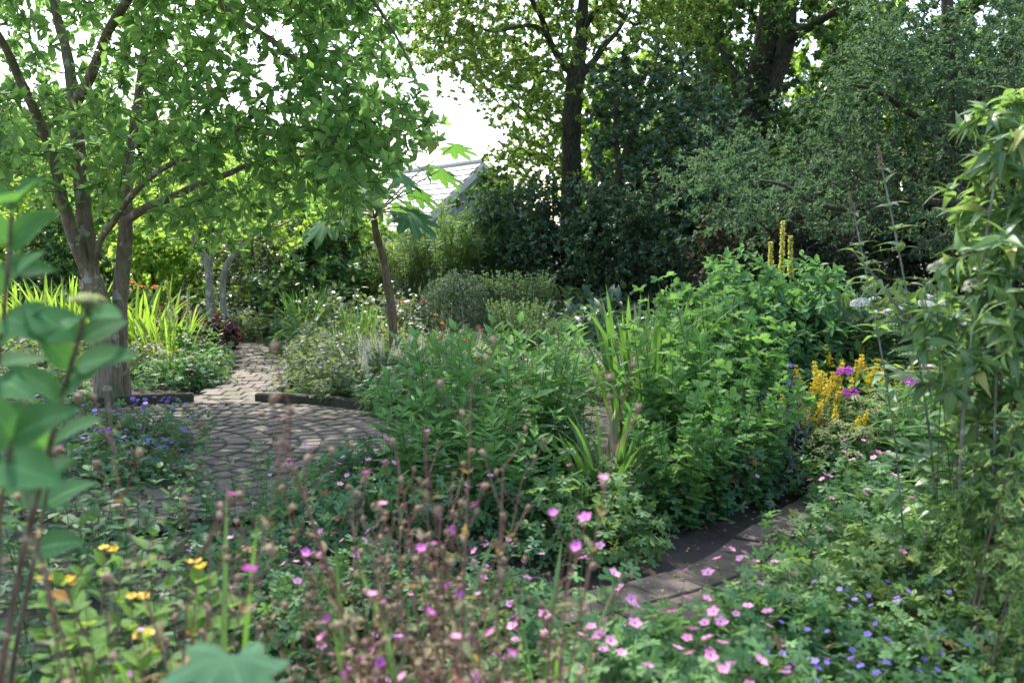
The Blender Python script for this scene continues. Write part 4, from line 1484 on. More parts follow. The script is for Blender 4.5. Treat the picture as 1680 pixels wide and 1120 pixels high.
# left bed behind the terrace
for k, px, D, s, lab in [
    ('palepink', 225, 11.4, .95, "pale cranesbill growing against the right magnolia trunk"),
    ('pink2', 268, 10.9, .9, "low cranesbill at the dark edging nearest the magnolia trunk"),
    ('pink2', 312, 11.6, 1.0, "bushy cranesbill midway along the dark edging by the brick path"),
    ('dark', 318, 11.1, .85, "dark leaved cranesbill where the dark edging meets the brick path"),
    ('pink2', 335, 12.4, .95, "cranesbill leaning over the left side of the brick path"),
    ('palepink', 245, 12.7, 1.15, "pale frothy cranesbill behind the right magnolia trunk"),
    ('palepink', 120, 12.2, 1.1, "pale sunlit cranesbill left of the magnolia trunk"),
    ('palepink', 55, 11.4, 1.1, "pale sunlit cranesbill behind the hydrangea leaves"),
    ('lime', 170, 13.2, 1.1, "lime green cranesbill seen between the two magnolia trunks"),
    ('lime', 80, 10.0, .9, "lime green cranesbill low behind the hydrangea stem"),
    ('lime', 20, 13.0, 1.1, "lime green cranesbill at the left edge of the sunlit bed"),
    ('pale', 400, 16.2, 1.0, "pale cranesbill at the far bend of the brick path"),
]:
    cb(k, px, D, lab, s)
# centre bed along the terrace
for k, px, D, s, lab in [
    ('pale', 522, 11.7, .95, "pale lilac cranesbill spilling onto the right side of the brick path"),
    ('pale', 520, 13.3, 1.0, "lilac cranesbill further back beside the brick path"),
    ('pale', 535, 12.1, 1.05, "tall lilac cranesbill in the middle of the bed"),
    ('pale', 522, 10.4, .85, "pale cranesbill hanging over the left end of the curved edging"),
    ('palepink', 560, 10.0, .9, "pale pink cranesbill behind the middle of the curved edging"),
    ('pale', 560, 11.2, 1.0, "lilac cranesbill left of the cream astilbe plumes"),
    ('pink2', 640, 9.2, .8, "green cranesbill at the right end of the curved edging"),
    ('dark', 650, 9.6, .9, "dark leaved cranesbill below the cream astilbe plumes"),
    ('pale', 600, 13.4, 1.0, "lilac cranesbill left of the leaning brown trunk"),
    ('palepink', 900, 10.4, .8, "dusky pink cranesbill right of the middle path"),
    ('palepink', 955, 10.0, .9, "pink haze of cranesbill beside the tall iris clump"),
    ('palepink', 860, 11.4, .8, "pale pink cranesbill edging the middle path"),
    ('pale', 690, 13.2, .9, "lilac cranesbill right behind the leaning brown trunk"),
    ('palepink', 930, 12.2, .9, "pale pink cranesbill before the glossy hosta leaves"),
]:
    cb(k, px, D, lab, s)
# beds in the foreground
for k, px, D, s, lab in [
    ('crane', 0, 0, 0, ''),
    ('pink2', 505, 5.5, .82, "cranesbill spreading over the front of the brick terrace"),
    ('dark', 590, 5.9, 1.0, "dark leaved cranesbill left of the tall leafy herbs"),
    ('dark', 560, 5.0, .9, "dark cranesbill at the front right rim of the brick terrace"),
    ('pink2', 660, 5.2, 1.0, "cranesbill under the leafy herbs beside the bare soil"),
    ('dark', 760, 5.0, .9, "dark cranesbill beneath the middle leafy herbs"),
    ('dark', 850, 5.3, .9, "dark cranesbill left of the pale lime cranesbill"),
    ('lime', 945, 5.05, 1.0, "pale lime cranesbill left of the slab path"),
    ('lime', 1010, 5.5, .95, "lime green cranesbill behind the pale lime one"),
    ('dark', 1080, 5.75, .85, "dark cranesbill overhanging the slab path"),
    ('dark', 1160, 6.0, .9, "dark cranesbill at the left rim of the slab path"),
    ('dark', 1230, 6.3, .85, "dark cranesbill under the lobed-leaf bush by the slab path"),
    ('pink2', 1330, 6.7, .75, "cranesbill beneath the yellow loosestrife"),
    ('pink', 900, 2.75, .85, "pink cranesbill in front among the spent campion stems"),
    ('pink', 985, 3.15, .95, "pink cranesbill by the near left rim of the slab path"),
    ('pink', 1055, 2.6, .9, "pink cranesbill full of flowers at the bottom centre"),
    ('pink', 1150, 3.05, .9, "pink cranesbill with the densest flowers right of centre"),
    ('pink', 1215, 2.55, .9, "pink cranesbill at the bottom right of the flower drift"),
    ('pink', 830, 2.35, .8, "pink cranesbill at the bottom left of the flower drift"),
    ('pink2', 1255, 3.6, .85, "sparsely flowered cranesbill at the near right rim of the slab path"),
    ('pink', 1000, 2.2, .8, "pink cranesbill cut by the lower picture border at centre"),
    ('lime', 1330, 3.9, .8, "yellowing cranesbill right of the slab path"),
    ('mix', 1400, 3.5, 1.0, "blue bellflower patch among yellowing cranesbill leaves"),
    ('pink2', 1390, 4.7, .9, "cranesbill with pale pink flowers along the right rim of the slab path"),
    ('pink2', 1465, 5.1, .95, "tall pink cranesbill right of the slab path bend"),
    ('pink2', 1420, 5.9, .8, "cranesbill where the slab path disappears behind flowers"),
    ('lime', 1480, 4.2, .9, "yellowish cranesbill in the middle of the right bed"),
    ('mix', 1330, 2.9, 1.0, "blue bellflower patch right of the pink flower drift"),
    ('mix', 1470, 2.8, 1.0, "blue bellflower patch at the bottom right"),
    ('mix', 1590, 3.0, 1.05, "blue bellflower patch below the variegated bush"),
    ('mix', 1540, 3.6, 1.0, "blue bellflower patch left of the variegated bush"),
    ('dark', 1400, 2.45, .9, "dark leaved cranesbill on the lower border right of the drift"),
    ('mix', 1640, 2.5, 1.0, "blue bellflower patch in the lower right corner"),
    ('lime', 1290, 2.35, .8, "lime cranesbill on the lower border beside the drift"),
    ('mix', 1530, 2.3, .9, "blue bellflower patch on the lower border near the right corner"),
    ('pink2', 1540, 4.6, .9, "cranesbill below the leaning buddleja stem"),
    ('dark', 1620, 3.9, .9, "dark cranesbill at the foot of the buddleja"),
    ('dark', 640, 4.1, .8, "dark cranesbill in the shade left of the near slab path"),
    ('pink2', 560, 3.9, .8, "cranesbill behind the tall grass blades"),
    ('pink2', 740, 3.6, .8, "cranesbill behind the spent campion stems"),
    ('pink2', 460, 3.6, .8, "cranesbill left of the tall grass blades"),
    ('dark', 385, 4.15, .8, "dark cranesbill at the near rim of the brick terrace"),
    ('pink2', 830, 3.9, .75, "cranesbill at the near left end of the slab path"),
    ('pink2', 640, 2.9, .75, "cranesbill seen through the middle campion stems"),
    ('pink2', 520, 2.75, .75, "cranesbill seen through the left campion stems"),
    ('pink2', 730, 2.4, .75, "low cranesbill under the reddest campion stems"),
    ('violet', 120, 7.4, 1.1, "violet flowering bellflower left of the brick terrace"),
    ('violet', 225, 7.6, 1.3, "violet flowering bellflower at the left rim of the brick terrace"),
    ('violet', 160, 6.6, 1.1, "violet flowering bellflower nearest the hydrangea"),
    ('violet', 225, 6.6, .9, "violet flowering bellflower overlapping the near terrace bricks"),
    ('violet', 95, 8.6, 1.1, "violet flowering bellflower at the foot of the magnolia"),
]:
    if s:
        cb(k, px, D, lab, s)

# tall leafy herbs of the middle
herb_v = [herb_plant("leafy_herb", 'herb', 13, 1.05, .2, .22, T_LANCE, .21, 10, 2, 1.3, (0, 50), 90, .12, .55, .0042),
          herb_plant("leafy_herb", 'herb', 12, .95, .2, .25, T_LANCE, .19, 9, 3, 1.25, (0, 45), 65, .1, .5, .004)]
GH = "tall leafy herbs in the middle bed"
for v, px, D, s, lab in [
    (0, 672, 6.0, .78, "leafy herb leftmost in the middle clump beside the terrace"),
    (1, 705, 7.2, .95, "leafy herb behind the leftmost one near the astilbe plumes"),
    (0, 735, 6.0, .98, "leafy herb with dark upright stem left of centre"),
    (0, 800, 6.6, 1.02, "leafy herb in the middle standing against the cream plumes"),
    (1, 850, 5.9, 1.12, "tallest leafy herb below the middle path"),
    (0, 900, 6.6, .98, "leafy herb left of the low iris fan"),
    (1, 770, 5.4, .8, "shorter leafy herb at the front of the middle clump"),
    (1, 690, 5.5, .75, "shorter leafy herb above the shaded cranesbill"),
    (0, 930, 6.3, .8, "leafy herb just before the low iris fan"),
    (1, 880, 7.4, .95, "leafy herb at the back of the middle clump"),
    (0, 830, 5.2, .7, "low leafy herb at the front below the tallest one"),
]:
    place('herb%d' % v, herb_v[v], px, D, lab, "herb", s, group=GH)

# lobed-leaf bushes and broad-leaf bush
nine = [herb_plant("lobed_leaf_bush", 'nine', 17, 1.15, .22, .35, T_MAPLE, .1, 13, 2, 1.05, (0, 45), 110, .06, .6, .005, 'stem', jit=.4),
        herb_plant("lobed_leaf_bush", 'nine', 16, .95, .2, .45, T_MAPLE, .1, 12, 3, 1.05, (-5, 40), 75, .05, .6, .005, 'stem', jit=.45)]
GN = "lobed-leaf bushes beside the slab path"
for v, px, D, s, lab in [
    (0, 1105, 6.3, .95, "bright lobed-leaf bush right of the low iris fan"),
    (0, 1180, 7.0, 1.12, "tall lobed-leaf bush between the iris clump and the broad-leaf shrub"),
    (1, 1135, 5.9, .92, "low lobed-leaf bush at the front above the slab path"),
    (1, 1215, 6.2, .82, "lobed-leaf bush left of the grey blue bush"),
    (1, 1110, 5.6, .7, "short lobed-leaf bush below the low iris fan"),
    (0, 1150, 8.0, 1.12, "light green lobed-leaf bush rising right of the tall iris clump"),
    (1, 1230, 7.2, .95, "lobed-leaf bush between the tall one and the grey blue bush"),
]:
    place('nine%d' % v, nine[v], px, D, lab, "bush", s, group=GN)

BL = [(0, 0, .75, .6, .55, .5), (.4, .05, .62, .5, .5, .45), (-.4, 0, .65, .5, .5, .45), (.05, 0, 1.1, .5, .45, .35)]
for px, D, s, lab in [(1240, 8.6, .99, "broad-leaf shrub rising left of the yellow mullein spikes"), (1320, 8.9, .98, "broad-leaf shrub with visible brown stems behind the yellow loosestrife"), (1350, 9.8, .92, "broad-leaf shrub beside the white umbels"), (1205, 9.6, 1.02, "broad-leaf shrub at the back behind the tall lobed-leaf bush")]:
    place('dogwood', lambda: shrub("broad_leaf_shrub", BL, 330, .105, 'dogwood', T_OVATE, .9, 4, 4, 7, -.4, 1.6, 'bark_brown', .011, 60, .35, .2), px, D, lab, "shrub", s, group="broad-leaf shrubs")

# irises, crocosmias
place('iris', blade_plant("iris_clump", 'iris', 75, 1.15, .042, .2, .28, .14), 1055, 7.7, "tall iris clump of long sword leaves in the middle of the garden", "iris", 1.15)
place('iris', None, 1110, 8.6, "slimmer iris clump right behind the tall one", "iris", .95)
place('iris2', blade_plant("iris_clump", 'iris', 36, .8, .034, .1, .26, .22), 995, 5.5, "low iris fan with bent tips before the bright lobed-leaf bush", "iris", 1.0)
place('iris', None, 700, 11.0, "small iris clump right of the leaning brown trunk", "iris", .55)
place('iris', None, 590, 13.8, "iris clump left of the leaning brown trunk", "iris", .75)
place('iris', None, 500, 15.0, "iris clump at the back beside the brick path", "iris", .9)


def croc_fl(n):
    def ex(th):
        for k in range(n):
            o = put("flower", head('orange', 22, 1.0, .3, .55), th, (U(-.25, .25), U(-.2, .2), U(.85, 1.0)), (U(-.4, .4), U(-.4, .4), U(0, 6)), .035)
    return ex


place('croc', blade_plant("crocosmia_clump", 'crocosmia', 75, 1.2, .034, .32, .3, .2), 100, 13.2, "sunlit yellow green sword-leaf clump left of the magnolia trunk", "crocosmia", 1.1)
place('crocf', blade_plant("crocosmia_clump", 'crocosmia', 60, 1.1, .036, .26, .3, .2, croc_fl(6)), 232, 12.9, "glowing sword-leaf clump with orange red flowers right of the magnolia trunk", "crocosmia", 1.12)
place('croc', None, 20, 13.6, "sunlit sword-leaf clump at the left edge", "crocosmia", 1.0)
place('croc', None, 268, 12.2, "narrow sword-leaf clump right of the orange flowers", "crocosmia", .78)
place('croc', None, 160, 14.5, "sword-leaf clump seen between the magnolia trunks", "crocosmia", .95)

# flowers of the left and centre beds
mull = spike('lime', 260, .045, .03, .5, 1)
place('mullein', herb_plant("mullein", 'herb', 5, .75, .08, .22, T_LANCE, .22, 10, 2, 1.1, (15, 50), 100, .05, .5, .006, tip=mull, ts=.5, tstep=4), 305, 12.0, "leafy mullein with one pale flower spike in the left bed", "mullein", 1.0)
place('mulleinb', herb_plant("mullein", 'herb_light', 6, .7, .1, .3, T_LANCE, .2, 9, 2, 1.1, (15, 50), 100, .05, .5, .006), 335, 12.6, "light green broad leaved herb right of the spiked mullein", "herb", .9)
place('heuchera', mound_plant("purple_heuchera", 'heuchera', .42, .5, 260, T_ALCH, .07, head('white', 30, .6, .5, .3), 8, .045, 1.3), 288, 14.2, "dark purple leaved clump behind the spiked mullein", "heuchera", 1.35)
place('heuchera', None, 340, 14.8, "smaller purple leaved clump near the pale-stemmed tree", "heuchera", 1.0)
fern = mound_plant("feathery_plant", 'fern', .5, .6, 170, T_FERN, .26, None, 0, stems=.4)
for px, D, s, lab in [(502, 14.3, .95, "feathery leaved plant right of the brick path bend"), (455, 16.2, .8, "feathery leaved plant at the far end of the brick path"), (610, 12.0, .8, "feathery leaved plant beside the leaning brown trunk")]:
    place('feathery', fern, px, D, lab, "plant", s, group="feathery plants")
wl = mound_plant("white_leaf_plant", 'white_gloss', .55, .75, 420, T_OVATE, .1, None, 0, stems=.2)
for px, D, s, lab in [(560, 14.6, 1.2, "plant with whitish glinting leaves left of the leaning brown trunk"), (620, 15.6, 1.25, "plant with whitish glinting leaves behind the leaning brown trunk"), (520, 15.8, 1.1, "plant with whitish glinting leaves near the dark shrub"), (670, 16.6, 1.1, "plant with whitish glinting leaves before the bamboo"), (475, 17.2, .9, "plant with whitish glinting leaves behind the feathery plant"), (340, 16.0, 1.1, "plant with whitish glinting leaves below the pale-stemmed tree")]:
    place('whiteleaf', wl, px, D, lab, "plant", s, group="plants with whitish leaves")
ast = spike('cream', 420, .16, .022, .85, 3)
for px, D, s, lab in [(610, 10.2, .9, "cream plumed astilbe leftmost in its drift"), (648, 10.6, 1.0, "cream plumed astilbe below the leaning brown trunk"), (700, 10.4, 1.05, "cream plumed astilbe in the middle of its drift"), (752, 10.3, .95, "cream plumed astilbe nearest the middle path")]:
    place('astilbe', herb_plant("astilbe", 'fern', 11, .42, .2, .35, T_FERN, .2, 4, 2, 1, (10, 40), 100, .2, .7, .003, tip=ast, tname="flower_plume", ts=.3), px, D, lab, "astilbe", s, group="cream astilbes")
ys = spike('yellow', 90, .09, .07, .6, 4)
for px, D, s, lab in [(608, 11.6, .75, "small yellow flower spike leftmost among the astilbe"), (640, 11.9, .75, "small yellow flower spike below the leaning trunk"), (660, 12.3, .7, "small yellow flower spike right of the leaning trunk")]:
    place('yellowspike', herb_plant("yellow_spike_plant", 'herb_light', 3, .75, .06, .15, T_LANCE, .1, 9, 2, 1, (10, 50), tip=ys, ts=.22), px, D, lab, "plant", s, group="small yellow spikes")


def poppy(col, n, h):
    def mk():
        th = thing("poppy", '', '')
        S = Stems(n, h, .14, .3)
        mb = MB(); S.draw(mb, .003, 5, 4); mb.build("stems", M['stem'], th)
        mb = MB(); S.leaves(mb, T_FERN, .14, 5, 2, 1, (20, 60), .05, .6); mb.build("foliage", M['crane_pale'], th)
        for p in S.tips():
            put("flower", head(col, 26, 1.0, .5, .7, stalks=False), th, tuple(p), (U(-.6, .6), U(-.6, .6), 0), .027)
        return th
    return mk


for col, px, D, n, s, lab in [('crimson', 706, 13.6, 1, 1.15, "crimson flower standing highest before the grey mound"), ('orange', 690, 13.1, 2, .98, "orange poppy left of the crimson flower"), ('orange', 715, 12.6, 2, .85, "orange poppy before the crimson flower"), ('red', 795, 11.8, 1, .8, "red poppy beside the middle path"),
                               ('red', 768, 11.2, 2, .68, "low red poppy left of the middle path"), ('crimson', 735, 11.6, 3, .7, "crimson flowers among the grassy stems"), ('crimson', 775, 13.2, 2, .62, "dark red flowers at the far turn of the middle path")]:
    place('poppy_%s_%d' % (col, n), poppy(col, n, .85), px, D, lab, "poppy", s, group="red and orange poppies")
place('lav', blade_plant("grassy_lavender", 'bamboo', 120, .6, .008, .3, .35, .15), 745, 11.9, "grassy lavender tuft left of the middle path", "lavender", 1.15)
place('lav', None, 790, 12.6, "grassy grey tuft at the rim of the middle path", "lavender", .85)
place('lav', None, 560, 12.9, "grassy tuft among the lilac cranesbills", "lavender", 1.2)

gm = mound_plant("grey_mound_shrub", 'greymound', .82, 1.12, 6500, T_DIA, .055, flower5('palepink'), 40, .02, 1.03, .6, .0, fstem=False, depth=.22, amt=.09, smat='twig')
place('greymound', gm, 752, 16.6, "rounded clipped grey shrub dotted with tiny pink flowers", "shrub", 1.0)


def sedum():
    th = thing("stonecrop_mound", '', '')
    S = Stems(130, .82, .34, .3, .2)
    mb = MB(); S.draw(mb, .006, 4, 4); mb.build("stems", M['stem'], th)
    mb = MB(); S.leaves(mb, T_OVATE, .05, 15, 3, .9, (25, 60), .3, 1.0, .7, 70); mb.build("foliage", M['sedum'], th)
    return th


place('sedum', sedum, 850, 16.9, "upright grey green mound right of the rounded grey shrub", "shrub", 1.35)
place('sedum', None, 852, 14.2, "fresh green stonecrop mound beside the middle path", "stonecrop", .95)
place('sedum', None, 895, 13.6, "smaller stonecrop mound right of the fresh green one", "stonecrop", .7)
hs = mound_plant("glossy_leaf_plant", 'hosta', .6, .65, 190, T_LANCE_HI, .26, None, 0, .03, 1, 1.5, .2, flat=.6)
for px, D, s, lab in [(940, 15.0, 1.0, "glossy broad leaved plant right of the stonecrop mound"), (985, 15.6, .95, "glossy broad leaved plant behind the tall iris clump"), (930, 17.6, 1.25, "dull dark leaved plant under the evergreen shrubs"), (1000, 18.0, 1.2, "dark leaved plant further right under the evergreen shrubs"), (1110, 14.0, 1.1, "dark leaved plant behind the lobed-leaf bush")]:
    place('glossyplant', hs, px, D, lab, "plant", s, group="glossy leaved plants")

# right side
ms = spike('yellow', 420, .03, .02, .3, 7)


def mullein():
    D = 10.6
    th = thing("yellow_mullein", '', '')
    base = np.array([XG(1280, D), D, 0])
    mb = MB(); mound(mb, 26, .35, .4, T_LANCE, .3, 1.4, 0, .5, .3, .1, .0)
    mb.build("foliage", M['crane_pale'], th)
    for px, py0, py1, dd in ((1264, 455, 396, 0), (1282, 455, 362, .1), (1297, 455, 386, -.05)):
        a, b = P(px, py0, D + dd) - base, P(px, py1, D + dd) - base
        mb = MB(); limb_tube(mb, np.array([[a[0] * .5, a[1] * .5, 0], [a[0] * .9, a[1], a[2] * .6], a]), [.014, .012, .011], 6); mb.build("stem", M['stem'], th)
        o = put("flower_spike", ms, th, tuple(a), (U(-.03, .03), U(-.03, .03), U(0, 6)))
        L = float(b[2] - a[2]); o.scale = (.95, .95, L)
    return th


place('mullein_tall', mullein, 1280, 10.6, "three tall yellow mullein spikes standing above the broad-leaf shrub", "mullein", 1.0, rot=0)
ls = spike('gold', 110, .16, .075, .55, 9, whorls=7)
GL = "yellow loosestrifes"
for px, D, s, lab in [(1335, 7.1, 1.0, "yellow loosestrife with the fullest spikes right of the grey blue bush"), (1385, 7.5, 1.0, "yellow loosestrife left of the magenta phlox"), (1410, 8.3, 1.02, "yellow loosestrife at the back before the white umbels"), (1300, 6.8, .8, "yellow loosestrife just behind the grey blue bush"), (1470, 8.0, .9, "yellow loosestrife right of the magenta phlox"), (1375, 6.7, .72, "low yellow loosestrife above the slab path")]:
    place('loose', herb_plant("yellow_loosestrife", 'herb_light', 15, .66, .14, .3, T_LANCE, .12, 10, 3, 1.15, (0, 45), 60, .1, .5, .004, tip=ls, ts=.19, tdown=.08, tstep=2), px, D, lab, "loosestrife", s, group=GL)
place('blue', mound_plant("grey_blue_bush", 'bluegrey', .36, .62, 2600, T_NARROW, .06, None, 0, .03, 1, 1.1, .15, depth=.5, smat='twig', flat=.2, tilt=.7), 1275, 6.7, "grey blue fine leaved bush left of the yellow loosestrife", "bush", 1.0)
vb = head('violet', 40, 1, .3, .4)
place('verbena', herb_plant("violet_verbena", 'herb', 4, .8, .1, .25, T_NARROW, .1, 6, 2, 1, (10, 50), tip=head('violet', 40, 1, .4, .4), tname="flower_head", ts=.035), 1268, 7.1, "thin stems with violet flower heads above the grey blue bush", "verbena", .95)
al = head('lime', 70, 1, .7, .16)
for px, D, s, lab in [(1425, 6.9, .95, "frothy lime lady's mantle below the magenta phlox"), (1395, 6.4, .8, "lime lady's mantle at the rim of the slab path"), (1460, 7.4, .9, "lime lady's mantle right of the low loosestrife")]:
    place('alch', mound_plant("lady_mantle", 'alchemilla', .38, .42, 240, T_ALCH, .065, al, 26, .075, 1.15), px, D, lab, "plant", s, group="lime lady's mantles")
um = head('white', 190, 1, .25, .15)
for px, D, s, lab in [(1350, 9.0, 1.05, "ferny plant with white umbels behind the broad-leaf shrub"), (1425, 8.9, 1.15, "ferny plant with white umbels before the blackish yew"), (1480, 8.6, 1.15, "ferny plant with white umbels left of the tall buddleja"), (1545, 8.6, 1.12, "ferny plant with white umbels behind the buddleja stems")]:
    place('yarrow', herb_plant("white_umbel_plant", 'fern', 13, .95, .25, .35, T_FERN, .3, 7, 2, 1, (5, 45), 100, .15, .6, .005, tip=um, tname="flower_umbel", ts=.062, tstep=2), px, D, lab, "plant", s, group="white umbel plants")
mp = head('magenta', 26, 1, .6, .55)
place('phlox', herb_plant("magenta_phlox", 'herb', 7, .72, .16, .25, T_LANCE, .12, 11, 2, 1.05, (5, 50), 90, .1, .5, .004, tip=mp, tname="flower_head", ts=.055, tstep=3), 1452, 7.0, "magenta phlox with bright round flower heads beside the slab path", "phlox", .98)
place('phlox1', herb_plant("magenta_phlox", 'herb', 5, .75, .12, .25, T_LANCE, .12, 11, 2, 1.05, (5, 50), 90, .1, .5, .004, tip=mp, tname="flower_head", ts=.045, tstep=3), 1508, 7.4, "phlox with smaller pink head left of the buddleja", "phlox", .98)
for v, px, D, s, lab in [(0, 1530, 6.2, .72, "leafy herb left of the buddleja foot"), (1, 1490, 6.6, .7, "leafy herb right of the lady's mantle"), (1, 1560, 5.4, .78, "leafy herb partly hidden by the leaning buddleja stem"), (0, 1590, 7.2, .85, "leafy herb behind the buddleja foliage"), (1, 1640, 6.0, .8, "leafy herb at the right edge behind the variegated bush")]:
    place('herb%d' % v, herb_v[v], px, D, lab, "herb", s, group="leafy herbs of the right bed")

T_BUDD = T_leaf(prof_lance(.36), 6, .16, .75)
bd = spike('dusky', 120, .09, .06, .8, 11)


def buddleja(n, h, lean, ang=None, seed=0):
    return herb_plant("buddleja", 'buddleja', n, h, .27, lean, T_BUDD, .135, 22, 3, 1.3, (20, 45), 67, .12, .45, .007, 'bark_grey', tip=bd, ts=.1, tdown=.02, jit=.35)


BB = [(.05, 0, 1.6, .3, .3, .4), (.15, 0, 1.2, .38, .35, .45), (-.08, .1, .85, .34, .34, .4), (.15, 0, 1.98, .2, .2, .3), (.1, 0, .5, .34, .34, .35)]
place('budd', lambda: shrub("buddleja", BB, 300, .09, 'buddleja', T_BUDD, 1.3, 4, 5, 7, -.5, 2.0, 'bark_grey', .01, 62, .25, .6), 1668, 4.0, "tall sunlit buddleja with grey stems at the right edge", "buddleja", 1.0)
place('budd2', buddleja(5, 1.8, .2), 1572, 4.3, "shorter buddleja stems left of the tall sunlit one", "buddleja", .98)
place('budd2', None, 1632, 4.2, "upright buddleja stems before the tall sunlit one", "buddleja", 1.08)


def lone_stem():
    th = thing("buddleja_shoot", '', '')
    base = np.array([XG(1600, 4.4), 4.4, 0])
    pts = np.concatenate([base[None], PL([(1560, 640, 4.3), (1510, 560, 4.2), (1455, 480, 4.1), (1400, 412, 4.0)], 4.2)]) - base
    mb = MB(); limb_tube(mb, pts, [.009, .008, .007, .006, .004], 6); mb.build("stem", M['bark_grey'], th)
    mb = MB()
    for k in range(13):
        f = .3 + .7 * k / 12
        x = f * (len(pts) - 1); i = min(int(x), len(pts) - 2)
        p = pts[i] + (pts[i + 1] - pts[i]) * (x - i)
        for s in (-1, 1):
            d = np.array([U(-.5, .5), s * U(.3, 1), U(-.1, .6)]) if k % 2 else np.array([s * U(.6, 1), U(-.4, .4), U(-.2, .5)])
            mb.leaves(T_LANCE_HI, p[None], d[None], np.array([[-.2, 0, 1.]]), .12 * (1.15 - .5 * f))
    mb.build("foliage", M['buddleja'], th)
    return th


place('shoot', lone_stem, 1600, 4.4, "single buddleja shoot leaning left in front of the white umbels", "buddleja", 1.0, rot=0)
yh = head('cream', 60, 1, .9, .3)
place('creamfl', herb_plant("cream_flower_plant", 'herb_light', 3, 1.72, .07, .03, T_LANCE, .1, 12, 2, 1, (5, 40), tip=yh, tname="flower_head", ts=.05), 1578, 4.05, "slim stems with cream yellow flower heads among the buddleja", "plant", .98)
VB = [(0, 0, .6, .32, .32, .45), (.1, 0, 1.0, .26, .26, .4), (-.1, 0, .35, .36, .36, .3)]
for px, D, s, lab in [(1665, 3.5, .78, "variegated yellow and green bush at the right edge"), (1600, 3.7, .55, "smaller variegated bush at the foot of the buddleja"), (1715, 3.1, .6, "variegated bush cut by the right picture border")]:
    place('varieg', lambda: shrub("variegated_bush", VB, 120, .055, 'variegated', T_OVATE, 1.0, 5, 5, 6, -.35, 2.5, 'bark_brown', .008, 60, .3), px, D, lab, "bush", s, group="variegated bushes")

# ------------------------------------------------------------------ near left
def hydrangea():
    th = thing("hydrangea", '', '')
    base = np.array([XG(-20, 1.85), 1.85, 0])
    stems = [PL([(-60, 1500, 1.9), (20, 1000, 1.85), (65, 800, 1.8), (105, 640, 1.78), (128, 560, 1.76), (142, 505, 1.75)], 1.8),
             PL([(-80, 1500, 2.0), (-40, 900, 1.9), (-10, 650, 1.85), (10, 480, 1.8), (20, 330, 1.75)], 1.8),
             PL([(-40, 1500, 1.7), (-10, 1050, 1.6), (0, 850, 1.55), (20, 720, 1.5)], 1.6),
             PL([(-30, 1500, 2.2), (20, 1100, 2.2), (60, 900, 2.2), (80, 790, 2.2)], 2.2)]
    mb = MB()
    for s in stems:
        limb_tube(mb, s, np.linspace(.007, .0035, len(s)), 7, sub=4)
    mb.build("stems", M['bark_brown'], th, base, True)
    # leaves set in pairs along the stems; those in the photo: (base px, py, D), (tip px, py, D), length factor
    L = [((140, 515, 1.75), (172, 528, 1.72)), ((140, 520, 1.76), (118, 540, 1.7)), ((132, 560, 1.76), (202, 535, 1.8)), ((118, 605, 1.77), (236, 575, 1.74)), ((118, 605, 1.77), (62, 545, 1.74)),
         ((100, 655, 1.78), (142, 610, 1.7)), ((100, 655, 1.78), (20, 600, 1.72)), ((82, 735, 1.79), (166, 672, 1.74)), ((80, 735, 1.79), (0, 668, 1.74)), ((128, 560, 1.76), (30, 500, 1.78)),
         ((60, 800, 1.8), (190, 668, 1.65)), ((60, 800, 1.8), (-40, 720, 1.65)), ((15, 470, 1.8), (60, 412, 1.76)), ((10, 480, 1.8), (-60, 420, 1.76)), ((15, 405, 1.78), (82, 352, 1.74)), ((15, 400, 1.78), (-50, 350, 1.74)),
         ((18, 345, 1.75), (58, 298, 1.7)), ((18, 345, 1.75), (-30, 290, 1.7)), ((0, 560, 1.82), (70, 480, 1.76)), ((-5, 620, 1.84), (58, 660, 1.74)), ((20, 720, 1.5), (120, 672, 1.45)), ((20, 720, 1.5), (-30, 640, 1.45)),
         ((0, 760, 1.52), (90, 800, 1.46)), ((70, 830, 2.2), (150, 790, 2.2)), ((70, 830, 2.2), (0, 790, 2.2)), ((60, 900, 2.2), (140, 890, 2.15)), ((10, 520, 1.8), (70, 560, 1.74)), ((0, 440, 1.8), (90, 450, 1.82)), ((-5, 600, 1.84), (80, 590, 1.9)), ((40, 860, 2.2), (-20, 850, 2.1)), ((30, 330, 1.74), (20, 300, 1.6)), ((-10, 700, 1.6), (60, 760, 1.6))]
    for a, b in L:
        A, B = P(*a), P(*b)
        d = B - A
        ln = float(np.linalg.norm(d))
        ln = min(max(ln, .09), .125)
        lb = MB()
        up = UP + np.array([U(-.3, .3), -.75 + U(-.4, .3), 0])
        lb.leaves(T_OVATE_HI, A[None], d[None] + UP * .02, up[None], ln, 1.0)
        lb.build("leaf", M['hydrangea'], th, base, True)
    fl = put("flower_head", head('lime', 150, 1, .3, .11), th, tuple(P(143, 492, 1.75) - base), (0, 0, 0), .032)
    return th


place('hydrangea', hydrangea, -20, 1.85, "near out of focus hydrangea with big soft green leaves at the left edge", "hydrangea", 1.0, rot=0)


